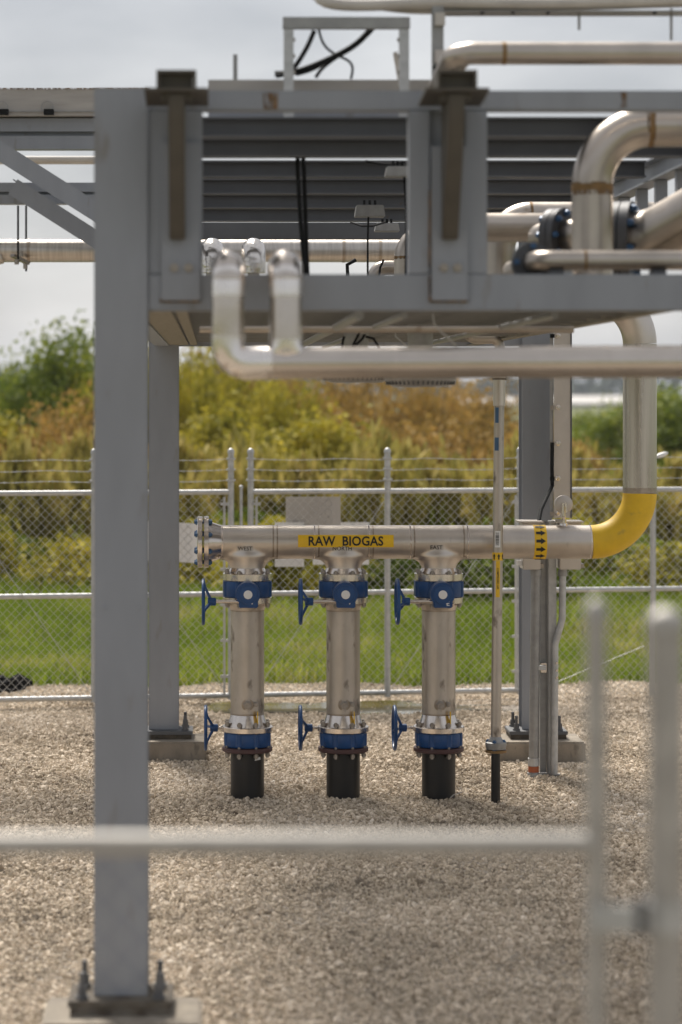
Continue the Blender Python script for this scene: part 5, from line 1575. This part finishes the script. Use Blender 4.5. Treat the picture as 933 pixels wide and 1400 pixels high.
MB().lathe((PX(729, DS), DS - 0.03, 0), (0, 0, 1), [(0.0, 0.05), (0.03, 0.045)], 12).build('locknut', M_GALV_D, cd1)
MB().cyl((PX(732.5, DS), DS - 0.03, PZ(786, DS)), (PX(732.5, DS), DS - 0.03, PZ(778.5, DS)), 0.04, seg=20).build('connector', M_GALV_D, cd1)
cd2 = thing('conduit', (PX(757, DS), DS - 0.05, 0.3), 'slimmer offset conduit curving from the box under the gauge onto the strut', 'conduit')
MB().tube(bend([(PX(757, DS), DS - 0.04, 0.02), (PX(758, DS), DS - 0.04, PZ(880, DS)), (PX(768, DS), DS - 0.04, PZ(845, DS)), (PX(768.5, DS), DS - 0.04, PZ(778, DS))], 0.12, 8), 0.024, 16).build('tube', M_GALV, cd2)
MB().cyl((PX(768.5, DS), DS - 0.04, PZ(787, DS)), (PX(768.5, DS), DS - 0.04, PZ(778.5, DS)), 0.032, seg=16).build('connector', M_GALV_D, cd2)
for py in (905, 915, 925):
    MB().lathe((PX(760, DS), DS - 0.066, PZ(py, DS)), (0, -1, 0), [(0, 0.009), (0.008, 0.009)], 8).build('strap_screw', M_POL, cd2)
def ebox(px0, px1, label):
    t = thing('electrical_box', (PX((px0 + px1) / 2, DS), DS, PZ(777, DS)), label, 'electrical box')
    MB().box(PX(px0, DS), PX(px1, DS), DS - 0.10, DS + 0.10, PZ(777.5, DS), PZ(714, DS)).build('housing', M_BOX, t, bevel=0.005)
    MB().box(PX(px0, DS) - 0.03, PX(px1, DS) + 0.015, DS - 0.12, DS + 0.11, PZ(713.5, DS), PZ(711.5, DS)).build('lid', M_BOX, t)
    MB().box(PX(px1, DS) + 0.001, PX(px1, DS) + 0.025, DS - 0.06, DS + 0.06, PZ(776, DS), PZ(770, DS)).build('mount_ear', M_BOLT, t)
    return t
eb = ebox(713, 737, 'stainless electrical box behind the header at the arrow band')
eb2 = ebox(763, 792, 'stainless electrical box behind the header under the gauge')
MB().box(PX(705, DS), PX(713, DS) - 0.002, DS - 0.08, DS - 0.06, PZ(772, DS), PZ(765, DS)).build('hinge_pin', M_WHITE, eb)
# cable cover channel beside the column
DC = 18.25
cv = thing('cable_cover', (PX(767, DC), DC, PZ(700, DC)), 'tall stainless cable cover channel beside the rear column', 'cable cover')
za_, zb2 = PZ(708, DC), PZ(447, DC)
MB().box(PX(757.5, DC), PX(780, DC), DC - 0.004, DC + 0.0, za_, zb2).build('front', M_BOX, cv)
MB().box(PX(780, DC) + 0.001, PX(782, DC), DC - 0.012, DC + 0.10, za_, zb2).build('side_flange', M_STEEL_DARK, cv)
MB().box(PX(752.5, DC), PX(757.5, DC) - 0.001, DC + 0.012, DC + 0.02, za_, zb2).build('recess', M_GALV_D, cv)
for py in (459, 557, 606, 654, 702):
    c = P(763, py, DC)
    MB().lathe((c.x, DC - 0.004, c.z), (0, -1, 0), [(0, 0.018), (0.005, 0.018), (0.006, 0.010), (0.016, 0.010)], 12).build('bolt', M_POL, cv)
    MB().box(PX(752, DC), PX(758, DC), DC - 0.022, DC - 0.005, c.z - 0.015, c.z + 0.013).build('clip', M_RUBBER if py in (459, 654) else M_BOLT, cv)
cable([P(755.5, 605, DC - .03), P(755, 640, DC - .03), P(755.5, 664, DC - .03), P(748, 680, 18.0), P(740, 697, 17.75), P(737, 713, DS)], 0.013, 'black cable curving from the cable cover down into an electrical box')
# pressure gauge with valve on the header
xg = PX(771, D)
gg = thing('pressure_gauge', (xg, D, HZ + RP), 'round pressure gauge seen from behind on a small valve above the header', 'gauge')
zg = PZ(690, D)
MB().lathe((xg + 0.004, D + 0.05, zg), (0, -1, 0), [(0, 0.05), (0.004, 0.060), (0.022, 0.060), (0.026, 0.054), (0.03, 0.02)], 36).build('case', M_BOX, gg)
MB().tube([(xg, D, HZ + RP - 0.004), (xg, D, zg - 0.01)], 0.011, 12).build('stem', M_POL, gg)
MB().lathe((xg, D, HZ + RP), (0, 0, 1), [(-0.004, 0.028), (0.012, 0.026), (0.014, 0.018), (0.034, 0.018), (0.036, 0.013), (0.055, 0.015), (0.058, 0.01)], 12).build('valve_body', M_POL, gg)
MB().obox((xg - 0.055, D - 0.005, HZ + RP + 0.030), (xg - 0.008, D - 0.005, HZ + RP + 0.030), 0.02, 0.02).build('side_port', M_BOLT, gg)
MB().obox((xg - 0.012, D - 0.02, zg - 0.05), (xg - 0.006, D - 0.02, zg + 0.012), 0.012, 0.008, up=(0, 1, 0)).build('bracket_arm', M_POL, gg)
MB().obox((xg + 0.016, D - 0.02, zg - 0.05), (xg + 0.010, D - 0.02, zg + 0.012), 0.012, 0.008, up=(0, 1, 0)).build('bracket_arm', M_POL, gg)

# ------------------------------------------------------------------ near gate, out of focus
DG = 4.9
GALV_NOW[0] = M_GALV_W
xu, xp = PX(815, DG), PX(911, DG)
near = fence_panel('near_gate', 'galvanised chain link gate with a top rail, close up and out of focus', 'gate', (-2.55, DG), (xu, DG),
                   [(0.0, 0.021, 2.255), (1.0, 0.021, 2.255)], [(1.783, 0, 1), (0.94, 0, 1), (0.085, 0, 1)], mesh=(0.05, 1.775), wires=(), wire_r=0.0010)
np_ = thing('near_gate_post', (xp, DG, 0), 'thick round galvanised gate post with a domed cap, out of focus', 'post')
domed_post(xp, DG, 0, 2.237, 0.034, 'post', np_)
hz2 = PZ(1252, DG)
mb = MB()
MB().cyl((xp, DG, hz2 - 0.028), (xp, DG, hz2 + 0.028), 0.040, seg=24).build('hinge_band', M_GALV, np_)
MB().box(xu - 0.018, xp - 0.038, DG - 0.04, DG - 0.024, hz2 - 0.026, hz2 + 0.026).build('hinge_strap', M_GALV, np_, bevel=0.004)
MB().cyl((xp - 0.055, DG - 0.032, hz2 - 0.03), (xp - 0.055, DG - 0.032, hz2 + 0.04), 0.013, seg=12).build('hinge_pin', M_DKGREY, np_)
fence_panel('near_fence', 'chain link fence continuing beyond the thick near gate post', 'fence', (xp + 0.05, DG), (4.2, DG),
            [(1.0, 0.03, 2.237)], [(1.783, 0, 1), (0.94, 0, 1)], mesh=(0.04, 1.775), wires=(), wire_r=0.0014)

# ------------------------------------------------------------------ air
M_AIR = bpy.data.materials.new('thin_haze'); M_AIR.use_nodes = True
N, L = M_AIR.node_tree.nodes, M_AIR.node_tree.links
N.clear()
ou = N.new('ShaderNodeOutputMaterial'); vp = N.new('ShaderNodeVolumePrincipled')
vp.inputs['Color'].default_value = (0.78, 0.84, 0.93, 1); vp.inputs['Density'].default_value = 0.00022; vp.inputs['Anisotropy'].default_value = 0.2
L.new(vp.outputs['Volume'], ou.inputs['Volume'])
USE_HAZE = True
if USE_HAZE:
    hz_o = MB().box(-2600, 2600, -320, 4100, -1.0, 24.0).build('haze', M_AIR, smooth=0)
    tag(hz_o, 'thin pale haze over the fields', 'haze', kind='stuff')
